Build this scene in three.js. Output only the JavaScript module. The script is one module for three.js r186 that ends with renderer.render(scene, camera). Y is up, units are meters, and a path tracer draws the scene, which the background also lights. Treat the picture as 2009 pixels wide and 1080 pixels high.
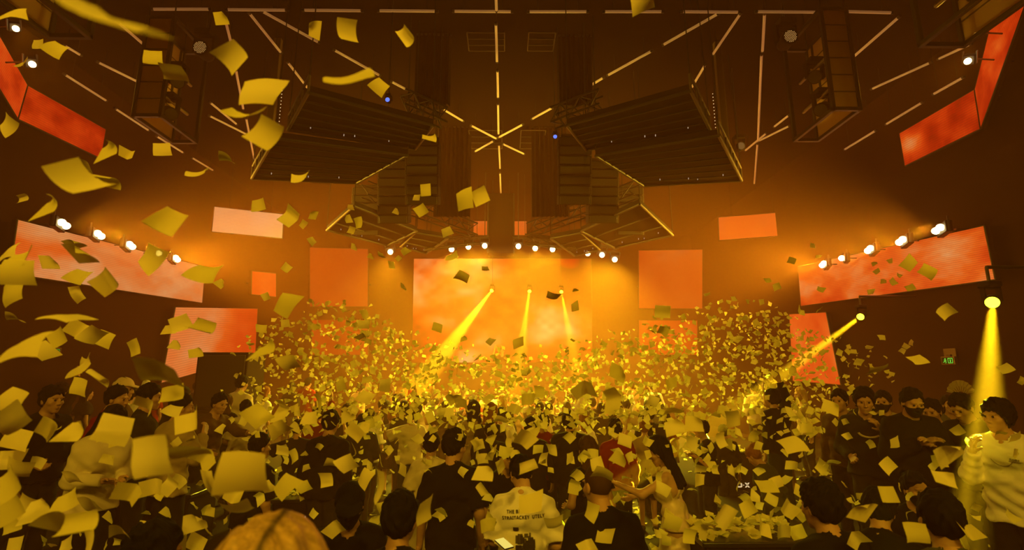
import * as THREE from 'three';
import { RoundedBoxGeometry } from 'three/addons/geometries/RoundedBoxGeometry.js';
import { mergeGeometries } from 'three/addons/utils/BufferGeometryUtils.js';
import { RectAreaLightUniformsLib } from 'three/addons/lights/RectAreaLightUniformsLib.js';

// ------------------------------------------------------------------ camera, haze, exposure
const scene = new THREE.Scene();
scene.background = new THREE.Color(0x000000);
const W = 2009, H = 1080, F = 1000;                       // focal length in pixels of the 2009 x 1080 frame
const camera = new THREE.PerspectiveCamera(2 * Math.atan(H / 2 / F) * 180 / Math.PI, W / H, 0.05, 120);
camera.rotation.order = 'YXZ';
camera.position.set(0.17, 2.3, 0);
camera.rotation.set(11.03 * Math.PI / 180, -0.0125, 0);
camera.focus = 7; camera.userData.fStop = 2.6;
camera.updateMatrixWorld(true);
scene.add(camera);
const renderer = new THREE.WebGLRenderer();
renderer.toneMapping = THREE.LinearToneMapping;
renderer.toneMappingExposure = 1.0;
renderer.shadowMap.enabled = true;
RectAreaLightUniformsLib.init();
scene.fog = new THREE.FogExp2(new THREE.Color(1, 0.45, 0.2), 0.0155);   // stage haze filling the room

// linear light colours
const AMBER = new THREE.Color().setRGB(1, 0.58, 0.03), YELLOW = new THREE.Color().setRGB(1, 0.8, 0.03), WASH = new THREE.Color().setRGB(1, 0.56, 0.02), LEMON = new THREE.Color().setRGB(0.8, 1, 0.02);
const P_ = { wash: 60, side: 175, stage: 310, upper: 7, beam: 11000 };

// ------------------------------------------------------------------ helpers
let seed = 12345;
const rnd = () => { seed = (seed * 1664525 + 1013904223) >>> 0; return seed / 4294967296; };
const rr = (a, b) => a + (b - a) * rnd();
const V = (x, y, z) => new THREE.Vector3(x, y, z);
const eye = camera.position.clone();
const dirOf = (px, py) => V((px - W / 2) / F, (H / 2 - py) / F, -1).applyQuaternion(camera.quaternion);
const atZ = (px, py, d) => { const r = dirOf(px, py); return r.multiplyScalar(-d / r.z).add(eye); };      // on the plane d metres ahead
const atY = (px, py, h) => { const r = dirOf(px, py); return r.multiplyScalar((h - eye.y) / r.y).add(eye); }; // on a level plane
const atX = (px, py, x) => { const r = dirOf(px, py); return r.multiplyScalar((x - eye.x) / r.x).add(eye); }; // on a side wall's plane
const used = {};
const numbered = (n) => { const k = used[n] = (used[n] ?? -1) + 1; return k ? `${n}_${String(k).padStart(3, '0')}` : n; };
function tag(o, label, category, group, kind) { o.userData.label = label; if (category) o.userData.category = category; if (group) o.userData.group = group; if (kind) o.userData.kind = kind; return o; }
function thing(name, label, category, pos = [0, 0, 0], group) {
  const o = new THREE.Group(); o.name = numbered(name); o.position.set(...(pos.isVector3 ? pos.toArray() : pos)); scene.add(o); return tag(o, label, category, group);
}
function part(name, geo, mat, parent = scene) {
  const m = new THREE.Mesh(geo, mat); m.name = parent === scene ? numbered(name) : name; m.castShadow = m.receiveShadow = true; parent.add(m); return m;
}
function struct(name, geo, mat, label) { const m = part(name, geo, mat); m.userData.kind = 'structure'; if (label) m.userData.label = label; return m; }
const box = (w, h, d, x = 0, y = 0, z = 0) => new THREE.BoxGeometry(w, h, d).translate(x, y, z);
const rbox = (w, h, d, r, x = 0, y = 0, z = 0) => new RoundedBoxGeometry(w, h, d, 2, r).translate(x, y, z);
const cyl = (r0, r1, h, n, x = 0, y = 0, z = 0) => new THREE.CylinderGeometry(r0, r1, h, n).translate(x, y, z);
function rod(a, b, r, n = 8) {                              // a round bar from a to b
  const d = b.clone().sub(a), g = new THREE.CylinderGeometry(r, r, d.length(), n);
  return g.applyQuaternion(new THREE.Quaternion().setFromUnitVectors(V(0, 1, 0), d.normalize())).translate((a.x + b.x) / 2, (a.y + b.y) / 2, (a.z + b.z) / 2);
}
const std = (color, rough = 0.7, metal = 0, more = {}) => new THREE.MeshPhysicalMaterial({ specularIntensity: rough >= 0.5 && !metal ? 0.15 : 1, color: Array.isArray(color) ? new THREE.Color().setRGB(...color) : color, roughness: rough, metalness: metal, ...more });
const glow = (c, k) => new THREE.MeshStandardMaterial({ color: 0x111111, emissive: c.isColor ? c : new THREE.Color().setRGB(...c), emissiveIntensity: k, roughness: 0.5 });
function spot(pos, target, color, cd, angle, blend, r = 4, parent = scene) {
  const l = new THREE.SpotLight(color, cd, 0, angle, blend, 2); l.castShadow = true; l.shadow.radius = r;
  l.position.copy(pos); l.target.position.copy(target); scene.add(l); scene.add(l.target); return l;
}
// value noise
const hash = (x, y, z) => { let h = (x * 374761393 + y * 668265263 + z * 2147483647) | 0; h = Math.imul(h ^ (h >>> 13), 1274126177); return ((h ^ (h >>> 16)) >>> 0) / 4294967296; };
const sm = (t) => t * t * (3 - 2 * t);
function noise(x, y, z = 0) {
  const i = Math.floor(x), j = Math.floor(y), k = Math.floor(z), u = sm(x - i), v = sm(y - j), w = sm(z - k);
  const L = (a, b, t) => a + (b - a) * t, c = (a, b, d) => hash(i + a, j + b, k + d);
  return L(L(L(c(0, 0, 0), c(1, 0, 0), u), L(c(0, 1, 0), c(1, 1, 0), u), v), L(L(c(0, 0, 1), c(1, 0, 1), u), L(c(0, 1, 1), c(1, 1, 1), u), v), w);
}
const fbm = (x, y, z = 0) => 0.5 * noise(x, y, z) + 0.25 * noise(2 * x + 7, 2 * y, z) + 0.15 * noise(4 * x, 4 * y + 3, z) + 0.1 * noise(8 * x, 8 * y, z);
// ------------------------------------------------------------------ surfaces
function canvasTex(w, h, draw, srgb = true) {
  const c = document.createElement('canvas'); c.width = w; c.height = h; draw(c.getContext('2d'), w, h);
  const t = new THREE.CanvasTexture(c); if (srgb) t.colorSpace = THREE.SRGBColorSpace; return t;
}
function dataTex(n, f, srgb = true) {
  const d = new Uint8Array(n * n * 4);
  for (let y = 0; y < n; y++) for (let x = 0; x < n; x++) { const c = f(x / n, y / n, x, y), k = (y * n + x) * 4; d[k] = c[0]; d[k + 1] = c[1]; d[k + 2] = c[2]; d[k + 3] = c[3] ?? 255; }
  const t = new THREE.DataTexture(d, n, n); t.magFilter = THREE.LinearFilter; t.minFilter = THREE.LinearFilter; t.wrapS = t.wrapT = THREE.RepeatWrapping; if (srgb) t.colorSpace = THREE.SRGBColorSpace; t.needsUpdate = true; return t;
}
const grime = dataTex(256, (u, v, x, y) => { const a = 120 + 120 * fbm(u * 8, v * 8) + 15 * hash(x, y, 1); return [a, a, a]; });
const M = {
  wall: std([0.032, 0.01, 0.006], 0.8, 0, { map: grime }), ceil: std([0.011, 0.006, 0.0045], 0.9, 0, { map: grime }),
  floor: std([0.025, 0.018, 0.015], 0.55, 0, { map: grime }), deck: std([0.03, 0.026, 0.024], 0.9, 0, { map: grime }),
  black: std([0.016, 0.011, 0.009], 0.6), blackMetal: std([0.05, 0.045, 0.04], 0.45, 0.5), steel: std([0.32, 0.28, 0.24], 0.42, 0.75),
  cloth: std([0.012, 0.008, 0.006], 0.95), frame: std([0.12, 0.09, 0.065], 0.65, 0.3),
  tube: new THREE.MeshStandardMaterial({ color: 0xe8e0d4, roughness: 0.45, emissive: new THREE.Color().setRGB(1, 0.42, 0.12), emissiveIntensity: 0.16 }),
  amberPane: new THREE.MeshPhysicalMaterial({ color: new THREE.Color().setRGB(0.7, 0.52, 0.26), roughness: 0.75, transmission: 0.4, thickness: 0 }),
  cable: std([0.03, 0.03, 0.03], 0.8), lens: std([0.1, 0.09, 0.08], 0.1, 0.2),
};
const WX = 9.6, CEIL = 9.2, BACK = 25, REAR = 6;
struct('floor', box(2 * WX + 1, 0.2, BACK + REAR + 1, 0, -0.1, -(BACK - REAR) / 2), M.floor, 'dark polished dance floor');
struct('ceiling', box(2 * WX + 1, 0.2, BACK + REAR + 1, 0, CEIL + 0.1, -(BACK - REAR) / 2), M.ceil, 'black ceiling');
struct('wall_left', box(0.2, CEIL, BACK + REAR, -WX - 0.1, CEIL / 2, -(BACK - REAR) / 2), M.wall, 'dark left wall');
struct('wall_right', box(0.2, CEIL, BACK + REAR, WX + 0.1, CEIL / 2, -(BACK - REAR) / 2), M.wall, 'dark right wall');
struct('wall_back', box(2 * WX + 0.4, CEIL, 0.2, 0, CEIL / 2, -BACK - 0.1), M.wall, 'dark wall behind the stage');
struct('wall_rear', box(2 * WX + 0.4, CEIL, 0.2, 0, CEIL / 2, REAR + 0.1), M.wall, 'dark wall behind the audience');
struct('platform_left', rbox(WX - 3.3, 0.4, 14, 0.02, -(WX + 3.3) / 2, 0.2, -9.3), M.deck, 'raised seating platform along the left wall');
struct('platform_right', rbox(WX - 3.3, 0.4, 14, 0.02, (WX + 3.3) / 2, 0.2, -9.3), M.deck, 'raised seating platform along the right wall');
struct('platform_rear', rbox(6, 0.4, 4, 0.02, 0, 0.2, 0.8), M.deck, 'low riser at the back of the audience');
struct('stage_floor', rbox(14, 1.5, 5.4, 0.03, 0, 0.75, -22.2), M.deck, 'black stage platform below the main screen');

// ------------------------------------------------------------------ LED screens
const ramp = [[0.16, 0.002, 0.0], [0.55, 0.012, 0.001], [0.85, 0.055, 0.004], [1.0, 0.14, 0.012], [1.0, 0.27, 0.06], [1.0, 0.43, 0.15], [1.0, 0.62, 0.32]];
const heat = (t) => { t = Math.min(0.9999, Math.max(0, t)) * (ramp.length - 1); const i = Math.floor(t), u = t - i; return [0, 1, 2].map((k) => ramp[i][k] + (ramp[i + 1][k] - ramp[i][k]) * u); };
const enc = (x) => 255 * (x <= 0.0031308 ? 12.92 * x : 1.055 * Math.pow(x, 1 / 2.4) - 0.055);
// the moving picture on a screen: clouds of red and orange between lo and hi of the ramp, with the rows of the LED modules
function screenMap(n, sx, sy, oz, tone, rows) {
  return dataTex(n, (u, v) => {
    const q = fbm(u * sx + 3 + oz, v * sy, oz), t = tone(u, v, q);
    const row = rows ? (0.5 + 0.5 * Math.cos(v * rows * 2 * Math.PI)) * 0.24 : 0;
    return heat(t).map((c) => Math.min(255, enc(c * (1 - row))));
  });
}
function ledScreen(name, label, corners, map, k, opt = {}) {   // corners: top left, top right, bottom right, bottom left, as the viewer sees them
  const [a, b, c, d] = corners, mid = a.clone().add(b).add(c).add(d).multiplyScalar(0.25);
  const n = b.clone().sub(a).cross(d.clone().sub(a)).normalize().negate();
  const t = thing(name, label, 'screen', mid, opt.group);
  const P = (u, v, o) => a.clone().lerp(b, u).lerp(d.clone().lerp(c, u), v).addScaledVector(n, o).sub(mid);
  const grid = (o, nu, nv) => {
    const pos = [], uv = [], ix = [];
    for (let j = 0; j <= nv; j++) for (let i = 0; i <= nu; i++) { const p = P(i / nu, j / nv, o); pos.push(p.x, p.y, p.z); uv.push(i / nu, 1 - j / nv); }
    for (let j = 0; j < nv; j++) for (let i = 0; i < nu; i++) { const q = j * (nu + 1) + i; ix.push(q, q + nu + 1, q + 1, q + 1, q + nu + 1, q + nu + 2); }
    const g = new THREE.BufferGeometry(); g.setAttribute('position', new THREE.Float32BufferAttribute(pos, 3)); g.setAttribute('uv', new THREE.Float32BufferAttribute(uv, 2)); g.setIndex(ix); g.computeVertexNormals(); return g;
  };
  const mat = new THREE.MeshStandardMaterial({ color: 0x0a0a0a, roughness: 0.6, emissive: 0xffffff, emissiveMap: map, emissiveIntensity: k });
  part('display', grid(0.012, 4, 2), mat, t);
  // casing behind the display
  const q = [P(0, 0, 0), P(1, 0, 0), P(1, 1, 0), P(0, 1, 0)], r = q.map((p) => p.clone().addScaledVector(n, -0.1)), pos = [];
  const quad = (w, x, y, z) => { for (const p of [w, x, y, w, y, z]) pos.push(p.x, p.y, p.z); };
  quad(q[0], q[3], q[2], q[1]); quad(r[0], r[1], r[2], r[3]);
  for (let i = 0; i < 4; i++) quad(q[i], q[(i + 1) % 4], r[(i + 1) % 4], r[i]);
  const g = new THREE.BufferGeometry(); g.setAttribute('position', new THREE.Float32BufferAttribute(pos, 3)); g.computeVertexNormals();
  part('casing', g, M.black, t);
  for (let i = 0; i < 4; i++) part('frame_rail', rod(q[i], q[(i + 1) % 4], 0.016, 6), M.blackMetal, t);
  if (opt.hang) for (const u of [0.2, 0.8]) { const p = P(u, 0, -0.05); part('cable', rod(p, p.clone().setY(CEIL - mid.y), 0.008, 5), M.cable, t); }
  else for (const u of [0.15, 0.85]) { const p = P(u, 0.5, -0.1); part('bracket', rod(p, p.clone().addScaledVector(n, -(opt.stand ?? 0.26)), 0.03, 6), M.blackMetal, t); }
  // the light the screen throws, as large as its face
  const w = a.distanceTo(b), h = a.distanceTo(d), L = new THREE.RectAreaLight(opt.light ?? new THREE.Color().setRGB(1, 0.12, 0.012), 2.6 * (opt.power ?? 0.5), w * 0.96, h * 0.96);
  L.position.copy(mid).addScaledVector(n, 0.05); L.up.copy(a.clone().sub(d).normalize()); L.lookAt(L.position.clone().add(n)); scene.add(L);
  return { t, n, P, mid };
}
const quadX = (x, p) => p.map(([u, v]) => atX(u, v, x)), quadZ = (d, p) => p.map(([u, v]) => atZ(u, v, d));
const SX = WX - 0.35;
const pale = (u, v, q) => 0.60 + 0.3 * (q - 0.5) * 1.6;
const low = {};
low.left = ledScreen('led_screen', 'long pale salmon LED strip screen on the wall under a row of dazzling lamps', quadX(-SX, [[34, 431], [402, 524], [396, 595], [19, 537]]),
  screenMap(256, 7, 2.5, 2, (u, v, q) => 0.72 + 0.22 * (q - 0.5) * 2 - 0.3 * Math.exp(-((u - 0.16) ** 2 + ((v - 0.62) * 0.6) ** 2) / 0.012) - 0.14 * (u < 0.1 ? 1 - u / 0.1 : 0), 26), 0.8, { power: 0.8, light: new THREE.Color().setRGB(1, 0.15, 0.02) });
low.right = ledScreen('led_screen', 'long orange LED strip screen on the wall beside the yellow vertical light beam', quadX(SX, [[1566, 524], [1931, 443], [1953, 549], [1572, 601]]),
  screenMap(256, 7, 2.5, 5, (u, v, q) => 0.5 + 0.36 * (q - 0.5) * 2, 26), 0.85, { power: 0.7, light: new THREE.Color().setRGB(1, 0.13, 0.015) });
ledScreen('led_screen', 'red LED strip high on the wall with a light orange end', quadX(SX, [[1765, 262], [1912, 176], [1924, 253], [1776, 326]]),
  screenMap(256, 5, 2, 8, (u, v, q) => 0.2 + 0.2 * (q - 0.5) * 2 + 0.42 * Math.exp(-((u - 0.12) ** 2 + (v - 0.55) ** 2 * 0.4) / 0.035), 16), 0.85, { power: 0.4 });
ledScreen('led_screen', 'steep red LED strip high on the wall below the black hanging frame at the ceiling', quadX(SX, [[1913, 176], [1947, 38], [2026, -30], [1925, 253]]),
  screenMap(256, 5, 2, 11, (u, v, q) => 0.3 + 0.26 * (q - 0.5) * 2, 16), 0.85, { power: 0.4 });
ledScreen('led_screen', 'deep red LED strip high on the wall sloping down to falling confetti', quadX(-SX, [[54, 168], [207, 254], [197, 311], [35, 234]]),
  screenMap(256, 5, 2, 14, (u, v, q) => 0.2 + 0.22 * (q - 0.5) * 2, 16), 0.85, { power: 0.4 });
ledScreen('led_screen', 'steep orange red LED strip high on the wall next to the small wall lamps', quadX(-SX, [[-30, 20], [53, 167], [34, 233], [-70, 60]]),
  screenMap(256, 5, 2, 17, (u, v, q) => 0.38 + 0.26 * (q - 0.5) * 2 - 0.16 * u, 16), 0.85, { power: 0.4 });
ledScreen('led_screen', 'small pale peach LED screen hanging above the confetti cloud', quadZ(15.5, [[421, 406], [557, 421], [554, 468], [416, 455]]),
  screenMap(256, 3, 1.5, 20, (u, v, q) => 0.84 + 0.1 * (q - 0.5), 17), 0.85, { hang: true, power: 0.8, light: new THREE.Color().setRGB(1, 0.4, 0.16) });
ledScreen('led_screen', 'small dim orange LED screen hanging in the amber haze', quadZ(17, [[1409, 427], [1546, 416], [1547, 462], [1411, 472]]),
  screenMap(256, 3, 1.5, 23, (u, v, q) => 0.5 + 0.1 * (q - 0.5), 0), 0.7, { hang: true, power: 0.4, light: new THREE.Color().setRGB(1, 0.16, 0.01) });
// stage screens
const main = ledScreen('led_screen', 'huge main stage LED screen showing red and orange clouds', quadZ(24.4, [[812, 508], [1160, 508], [1162, 712], [808, 712]]),
  screenMap(512, 3.4, 2.6, 31, (u, v, q) => 0.12 + 1.9 * (q - 0.46) + 0.3 * Math.exp(-((u - 0.68) ** 2 + (v - 0.35) ** 2) / 0.06), 0), 0.8, { power: 0.9, stand: 0.52 });
ledScreen('led_screen', 'narrow orange LED screen high above the stage behind the black hanging column', quadZ(22.5, [[929, 387], [1033, 387], [1033, 462], [929, 462]]),
  screenMap(128, 2, 2, 35, (u, v, q) => 0.5 + 0.25 * (q - 0.5), 0), 0.7, { hang: true, power: 0.4 });
ledScreen('led_screen', 'upper orange LED screen beside the main stage screen, over the dark doorway side', quadZ(23, [[1253, 492], [1378, 490], [1378, 606], [1253, 606]]),
  screenMap(128, 3, 3, 38, (u, v, q) => 0.46 + 0.3 * (q - 0.5), 0), 0.5, { stand: 1.92, power: 0.5 });
ledScreen('led_screen', 'lower red orange LED screen beside the main stage screen behind dense confetti', quadZ(23, [[1253, 629], [1368, 629], [1368, 697], [1253, 697]]),
  screenMap(128, 3, 3, 41, (u, v, q) => 0.34 + 0.3 * (q - 0.5), 0), 0.6, { stand: 1.92, power: 0.5 });
ledScreen('led_screen', 'upper orange LED screen at the stage on the blonde head\'s side', quadZ(23, [[608, 486], [722, 489], [722, 602], [608, 602]]),
  screenMap(128, 3, 3, 44, (u, v, q) => 0.4 + 0.3 * (q - 0.5), 0), 0.4, { stand: 1.92, power: 0.5 });
ledScreen('led_screen', 'lower red LED screen at the stage half hidden by confetti near the stacked speakers', quadZ(23, [[612, 628], [722, 628], [722, 697], [612, 697]]),
  screenMap(128, 3, 3, 47, (u, v, q) => 0.24 + 0.3 * (q - 0.5), 0), 0.45, { stand: 1.92, power: 0.4 });
ledScreen('led_screen', 'little red LED screen on the wall past the small peach screen', quadX(-SX, [[494, 532], [541, 537], [541, 583], [493, 578]]),
  screenMap(128, 2, 2, 50, (u, v, q) => 0.4 + 0.3 * (q - 0.5), 0), 0.7, { power: 0.4 });
ledScreen('led_screen', 'tall salmon and red LED wall screen standing behind people on the raised platform', quadX(-SX, [[344, 603], [505, 606], [500, 700], [316, 752]]),
  screenMap(256, 4, 3, 53, (u, v, q) => 0.66 + 0.3 * (q - 0.5) - 0.34 * Math.max(0, Math.min(1, (u - 0.42) / 0.3)), 30), 0.85, { power: 0.6, light: new THREE.Color().setRGB(1, 0.12, 0.015) });
ledScreen('led_screen', 'tall red orange LED wall screen crossed by the slanting yellow beam', quadX(SX, [[1549, 617], [1621, 613], [1650, 756], [1556, 748]]),
  screenMap(256, 4, 3, 56, (u, v, q) => 0.44 + 0.3 * (q - 0.5), 0), 0.85, { power: 0.5 });
// ------------------------------------------------------------------ LED tubes on the ceiling
const TUBES = [
  [302, 18, 410, 18], [448, 19, 560, 20], [598, 20, 708, 21], [745, 21, 855, 22], [892, 22, 1002, 23], [1039, 23, 1150, 23], [1187, 23, 1297, 23], [1340, 23, 1447, 24], [1486, 23, 1598, 24], [1637, 22, 1747, 25],
  [973, -8, 974, 20], [973, 48, 975, 120], [976, 140, 977, 190], [977, 205, 978, 262], [979, 285, 981, 330], [981, 340, 983, 385],
  [1407, 28, 1303, 87], [1277, 101, 1194, 147], [1183, 153, 1160, 167], [1083, 212, 1045, 233], [1025, 245, 980, 269], [968, 277, 933, 297],
  [870, 215, 907, 237], [925, 247, 973, 272], [987, 283, 1027, 302], [657, 99, 743, 147], [769, 161, 794, 174], [516, 23, 623, 82],
  [1452, 28, 1399, 106], [1383, 128, 1357, 172], [490, 27, 550, 102], [565, 123, 603, 172],
  [1500, 28, 1496, 100], [1494, 108, 1487, 277], [1486, 283, 1480, 360], [443, 43, 453, 83], [463, 138, 477, 213], [483, 233, 500, 320],
  [1762, 35, 1674, 112], [1547, 227, 1520, 248], [1503, 262, 1463, 295], [1547, 248, 1490, 276],
  [1903, 87, 1843, 115], [1823, 124, 1712, 174], [1888, 153, 1833, 184], [1808, 202, 1740, 243], [1717, 257, 1658, 293],
  [233, 45, 286, 91], [127, 90, 156, 107], [194, 123, 271, 161], [128, 147, 207, 197], [227, 214, 290, 255], [308, 268, 358, 299], [377, 310, 417, 334], [413, 202, 463, 243], [412, 228, 482, 263]];
TUBES.forEach(([a, b, c, d], i) => {
  const lim = WX - 0.35, fix = (v, x, y) => Math.abs(v.x) > lim ? atX(x, y, Math.sign(v.x) * lim) : v, p = fix(atY(a, b, CEIL - 0.42), a, b), q = fix(atY(c, d, CEIL - 0.42), c, d), mid = p.clone().add(q).multiplyScalar(0.5);
  const where = i < 10 ? 'in the straight crosswise row under the ceiling' : i < 16 ? 'on the centre line running towards the stage' : i < 28 ? 'on the long diagonal meeting the centre line' : i < 32 ? 'on a short diagonal ending at a hanging wing' : i < 38 ? 'on a line running past a hanging wing' : 'on an outer line by a glazed lamp cage';
  const ORD = ['first', 'second', 'third', 'fourth', 'fifth', 'sixth', 'seventh', 'eighth', 'ninth', 'tenth'];
  const t = thing('tube_light', i < 10 ? `${ORD[i]} slim LED tube of the crosswise row, counted from the salmon strip's wall` : i < 16 ? `${ORD[15 - i]} slim LED tube of the centre line, counted from the stage` : 'slim pale LED tube ' + where, 'light tube', mid, 'ceiling tubes ' + where);
  const P = p.sub(mid), Q = q.sub(mid), u = Q.clone().sub(P).normalize();
  part('tube', rod(P, Q, 0.026, 10), M.tube, t);
  part('end_cap', rod(P.clone().addScaledVector(u, -0.05), P, 0.03, 8), M.blackMetal, t); part('end_cap', rod(Q, Q.clone().addScaledVector(u, 0.05), 0.03, 8), M.blackMetal, t);
  for (const s of [0.15, 0.85]) { const e = P.clone().lerp(Q, s); part('hanger', rod(e, V(e.x, CEIL - mid.y, e.z), 0.006, 5), M.cable, t); }
});

// ------------------------------------------------------------------ trusses and hanging wings
function trussParts(parent, a, b, s, bays, mat) {            // square lattice girder from a to b: four chords, a zigzag on every side
  const u = b.clone().sub(a).normalize(), e = V(0, 1, 0), f = u.clone().cross(e).normalize(), c = [[-1, -1], [1, -1], [1, 1], [-1, 1]].map(([i, j]) => f.clone().multiplyScalar(i * s / 2).addScaledVector(e, j * s / 2));
  for (const o of c) part('chord', rod(a.clone().add(o), b.clone().add(o), 0.024, 6), mat, parent);
  for (let k = 0; k < bays; k++) for (let m = 0; m < 4; m++) {
    const p = a.clone().lerp(b, k / bays).add(c[(m + k) % 2 ? m : (m + 1) % 4]), q = a.clone().lerp(b, (k + 1) / bays).add(c[(m + k) % 2 ? (m + 1) % 4 : m]);
    part('brace', rod(p, q, 0.013, 5), mat, parent);
  }
}
function truss(label, a, b, s, bays, group) {
  const mid = a.clone().add(b).multiplyScalar(0.5), t = thing('lighting_truss', label, 'truss', mid, group);
  trussParts(t, a.clone().sub(mid), b.clone().sub(mid), s, bays, M.blackMetal);
  for (const k of [0.12, 0.88]) { const p = a.clone().lerp(b, k).sub(mid); part('cable', rod(p, V(p.x, CEIL - 0.01 - mid.y, p.z), 0.009, 5), M.cable, t); }
  return t;
}
// a wing: a flat black LED ceiling panel, hung level, seen from below. pts: inner near, outer near, outer far, inner far
function wing(label, pts, h, slats, edge) {
  const p = pts.map(([x, y]) => atY(x, y, h)), mid = p[0].clone().add(p[1]).add(p[2]).add(p[3]).multiplyScalar(0.25), t = thing('hanging_wing', label, 'wing panel', mid, undefined);
  const L = p.map((v) => v.clone().sub(mid)), pos = [], up = V(0, 0.09, 0), hi = L.map((v) => v.clone().add(up));
  const quad = (a, b, c, d) => { for (const v of [a, b, c, a, c, d]) pos.push(v.x, v.y, v.z); };
  quad(L[0], L[1], L[2], L[3]); quad(hi[3], hi[2], hi[1], hi[0]); for (let i = 0; i < 4; i++) quad(L[i], hi[i], hi[(i + 1) % 4], L[(i + 1) % 4]);
  const g = new THREE.BufferGeometry(); g.setAttribute('position', new THREE.Float32BufferAttribute(pos, 3)); g.computeVertexNormals();
  part('deck', g, M.black, t);
  const dn = V(0, -0.03, 0);
  for (let k = 1; k < slats; k++) part('slat', rod(L[0].clone().lerp(L[3], k / slats).add(dn), L[1].clone().lerp(L[2], k / slats).add(dn), 0.018, 5), M.blackMetal, t);
  for (let i = 0; i < 4; i++) part('edge_rail', rod(L[i].clone().add(dn), L[(i + 1) % 4].clone().add(dn), 0.03, 6), i === 1 ? M.frame : M.blackMetal, t);
  if (edge) {                                                // the ladder-like end frame
    const a = L[1].clone().add(V(0, 0.25, 0)), b = L[2].clone().add(V(0, 0.25, 0));
    part('end_rail', rod(a, b, 0.025, 6), M.frame, t);
    for (const k of [0, 0.3, 0.5, 0.62, 0.8, 1]) part('end_post', rod(L[1].clone().lerp(L[2], k).add(dn), a.clone().lerp(b, k), 0.02, 6), M.frame, t);
  }
  for (const v of hi) part('cable', rod(v, V(v.x * 0.97, CEIL - mid.y, v.z), 0.01, 5), M.cable, t);
  for (let k = 0; k < 4; k++) { const uu = [0.25, 0.52, 0.6, 0.86][k], v = L[0].clone().lerp(L[1], uu).lerp(L[3].clone().lerp(L[2], uu), 0.8 + 0.03 * (k % 3)); part('indicator_light', box(0.012, 0.035, 0.012, v.x, v.y - 0.05, v.z), glow([1, 0.75, 0.5], 0.45), t); }
  return t;
}
wing('upper black ceiling wing with ladder end frame, nearest the right glazed cage', [[1112, 243], [1355, 175], [1393, 252], [1150, 292]], 6.5, 5, true);
wing('lower black slatted ceiling wing with a long end rail, over the small dim orange screen', [[1168, 303], [1410, 263], [1455, 352], [1262, 362]], 6.3, 7, true);
wing('small red-lit black ceiling wing above the stage lamps, beside the upper stage screen', [[1140, 452], [1255, 398], [1320, 460], [1206, 485]], 6.0, 3, false);
wing('smallest black ceiling wing over the bright stage lamps, facing the upper stage screen', [[1080, 466], [1140, 455], [1177, 489], [1128, 501]], 6.0, 3, false);
wing('upper black ceiling wing with ladder end frame, nearest the left glazed cage', [[850, 243], [605, 178], [565, 252], [815, 290]], 6.5, 5, true);
wing('lower black slatted ceiling wing with a long end rail, over the small peach screen', [[800, 302], [540, 268], [494, 348], [700, 357]], 6.3, 7, true);
wing('small dark red ceiling wing above the stage lamps, behind confetti', [[818, 452], [695, 402], [641, 450], [760, 480]], 6.0, 3, false);
wing('smallest black ceiling wing over the bright stage lamps, behind confetti', [[880, 465], [815, 455], [786, 483], [836, 496]], 6.0, 3, false);
truss('black lattice truss rising to the right wings above the stage', atZ(1040, 452, 14.5), atZ(1250, 372, 12.2), 0.34, 9);
truss('black lattice truss rising to the left wings above the stage', atZ(930, 452, 14.5), atZ(715, 372, 12.2), 0.34, 9);
truss('short black truss holding the lamps beside the hanging column, right side', atZ(1032, 470, 15), atZ(1130, 480, 14.6), 0.26, 4);
truss('short black truss holding the lamps beside the hanging column, left side', atZ(932, 470, 15), atZ(832, 482, 14.6), 0.26, 4);
truss('dark lattice truss behind the upper right wing', atZ(1085, 232, 9.2), atZ(1180, 196, 8.8), 0.3, 5);
truss('dark lattice truss behind the upper left wing', atZ(872, 232, 9.2), atZ(790, 196, 8.8), 0.3, 5);

// hanging curved line arrays of loudspeakers
function lineArray(label, px, py, d, n, side) {
  const top = atZ(px, py, d), t = thing('line_array_speaker', label, 'loudspeaker', top);
  let p = V(0, 0, 0), a = 0.02;
  for (let k = 0; k < n; k++) {
    const g = rbox(0.7, 0.2, 0.42, 0.02); const m = part('cabinet', g, M.black, t); m.position.copy(p); m.rotation.x = a;
    const f = part('grille', rbox(0.64, 0.16, 0.02, 0.005, 0, 0, 0.215), M.blackMetal, m); f.name = 'grille';
    part('side_plate', box(0.02, 0.19, 0.4, side * 0.36, 0, 0), M.frame, m);
    p = p.clone().add(V(0, -0.205 * Math.cos(a), -0.205 * Math.sin(a))); a += 0.055;
  }
  part('fly_bar', rbox(0.6, 0.06, 0.4, 0.01, 0, 0.14, 0), M.blackMetal, t);
  for (const s of [-0.25, 0.25]) part('cable', rod(V(s, 0.16, 0), V(s, CEIL - top.y, 0), 0.01, 5), M.cable, t);
}
lineArray('long curved black line array speaker beside the centre line, right of the column', 1125, 285, 10.5, 7, 1);
lineArray('curved black line array speaker under the lower right wing', 1180, 330, 11.5, 7, 1);
lineArray('long curved black line array speaker beside the centre line, left of the column', 832, 285, 10.5, 7, -1);
lineArray('curved black line array speaker under the lower left wing', 776, 330, 11.5, 7, -1);
lineArray('short curved speaker array hanging near the end of the small right wing', 1232, 380, 13, 6, 1);
lineArray('short curved speaker array hanging near the end of the small left wing', 722, 380, 13, 6, -1);
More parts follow.
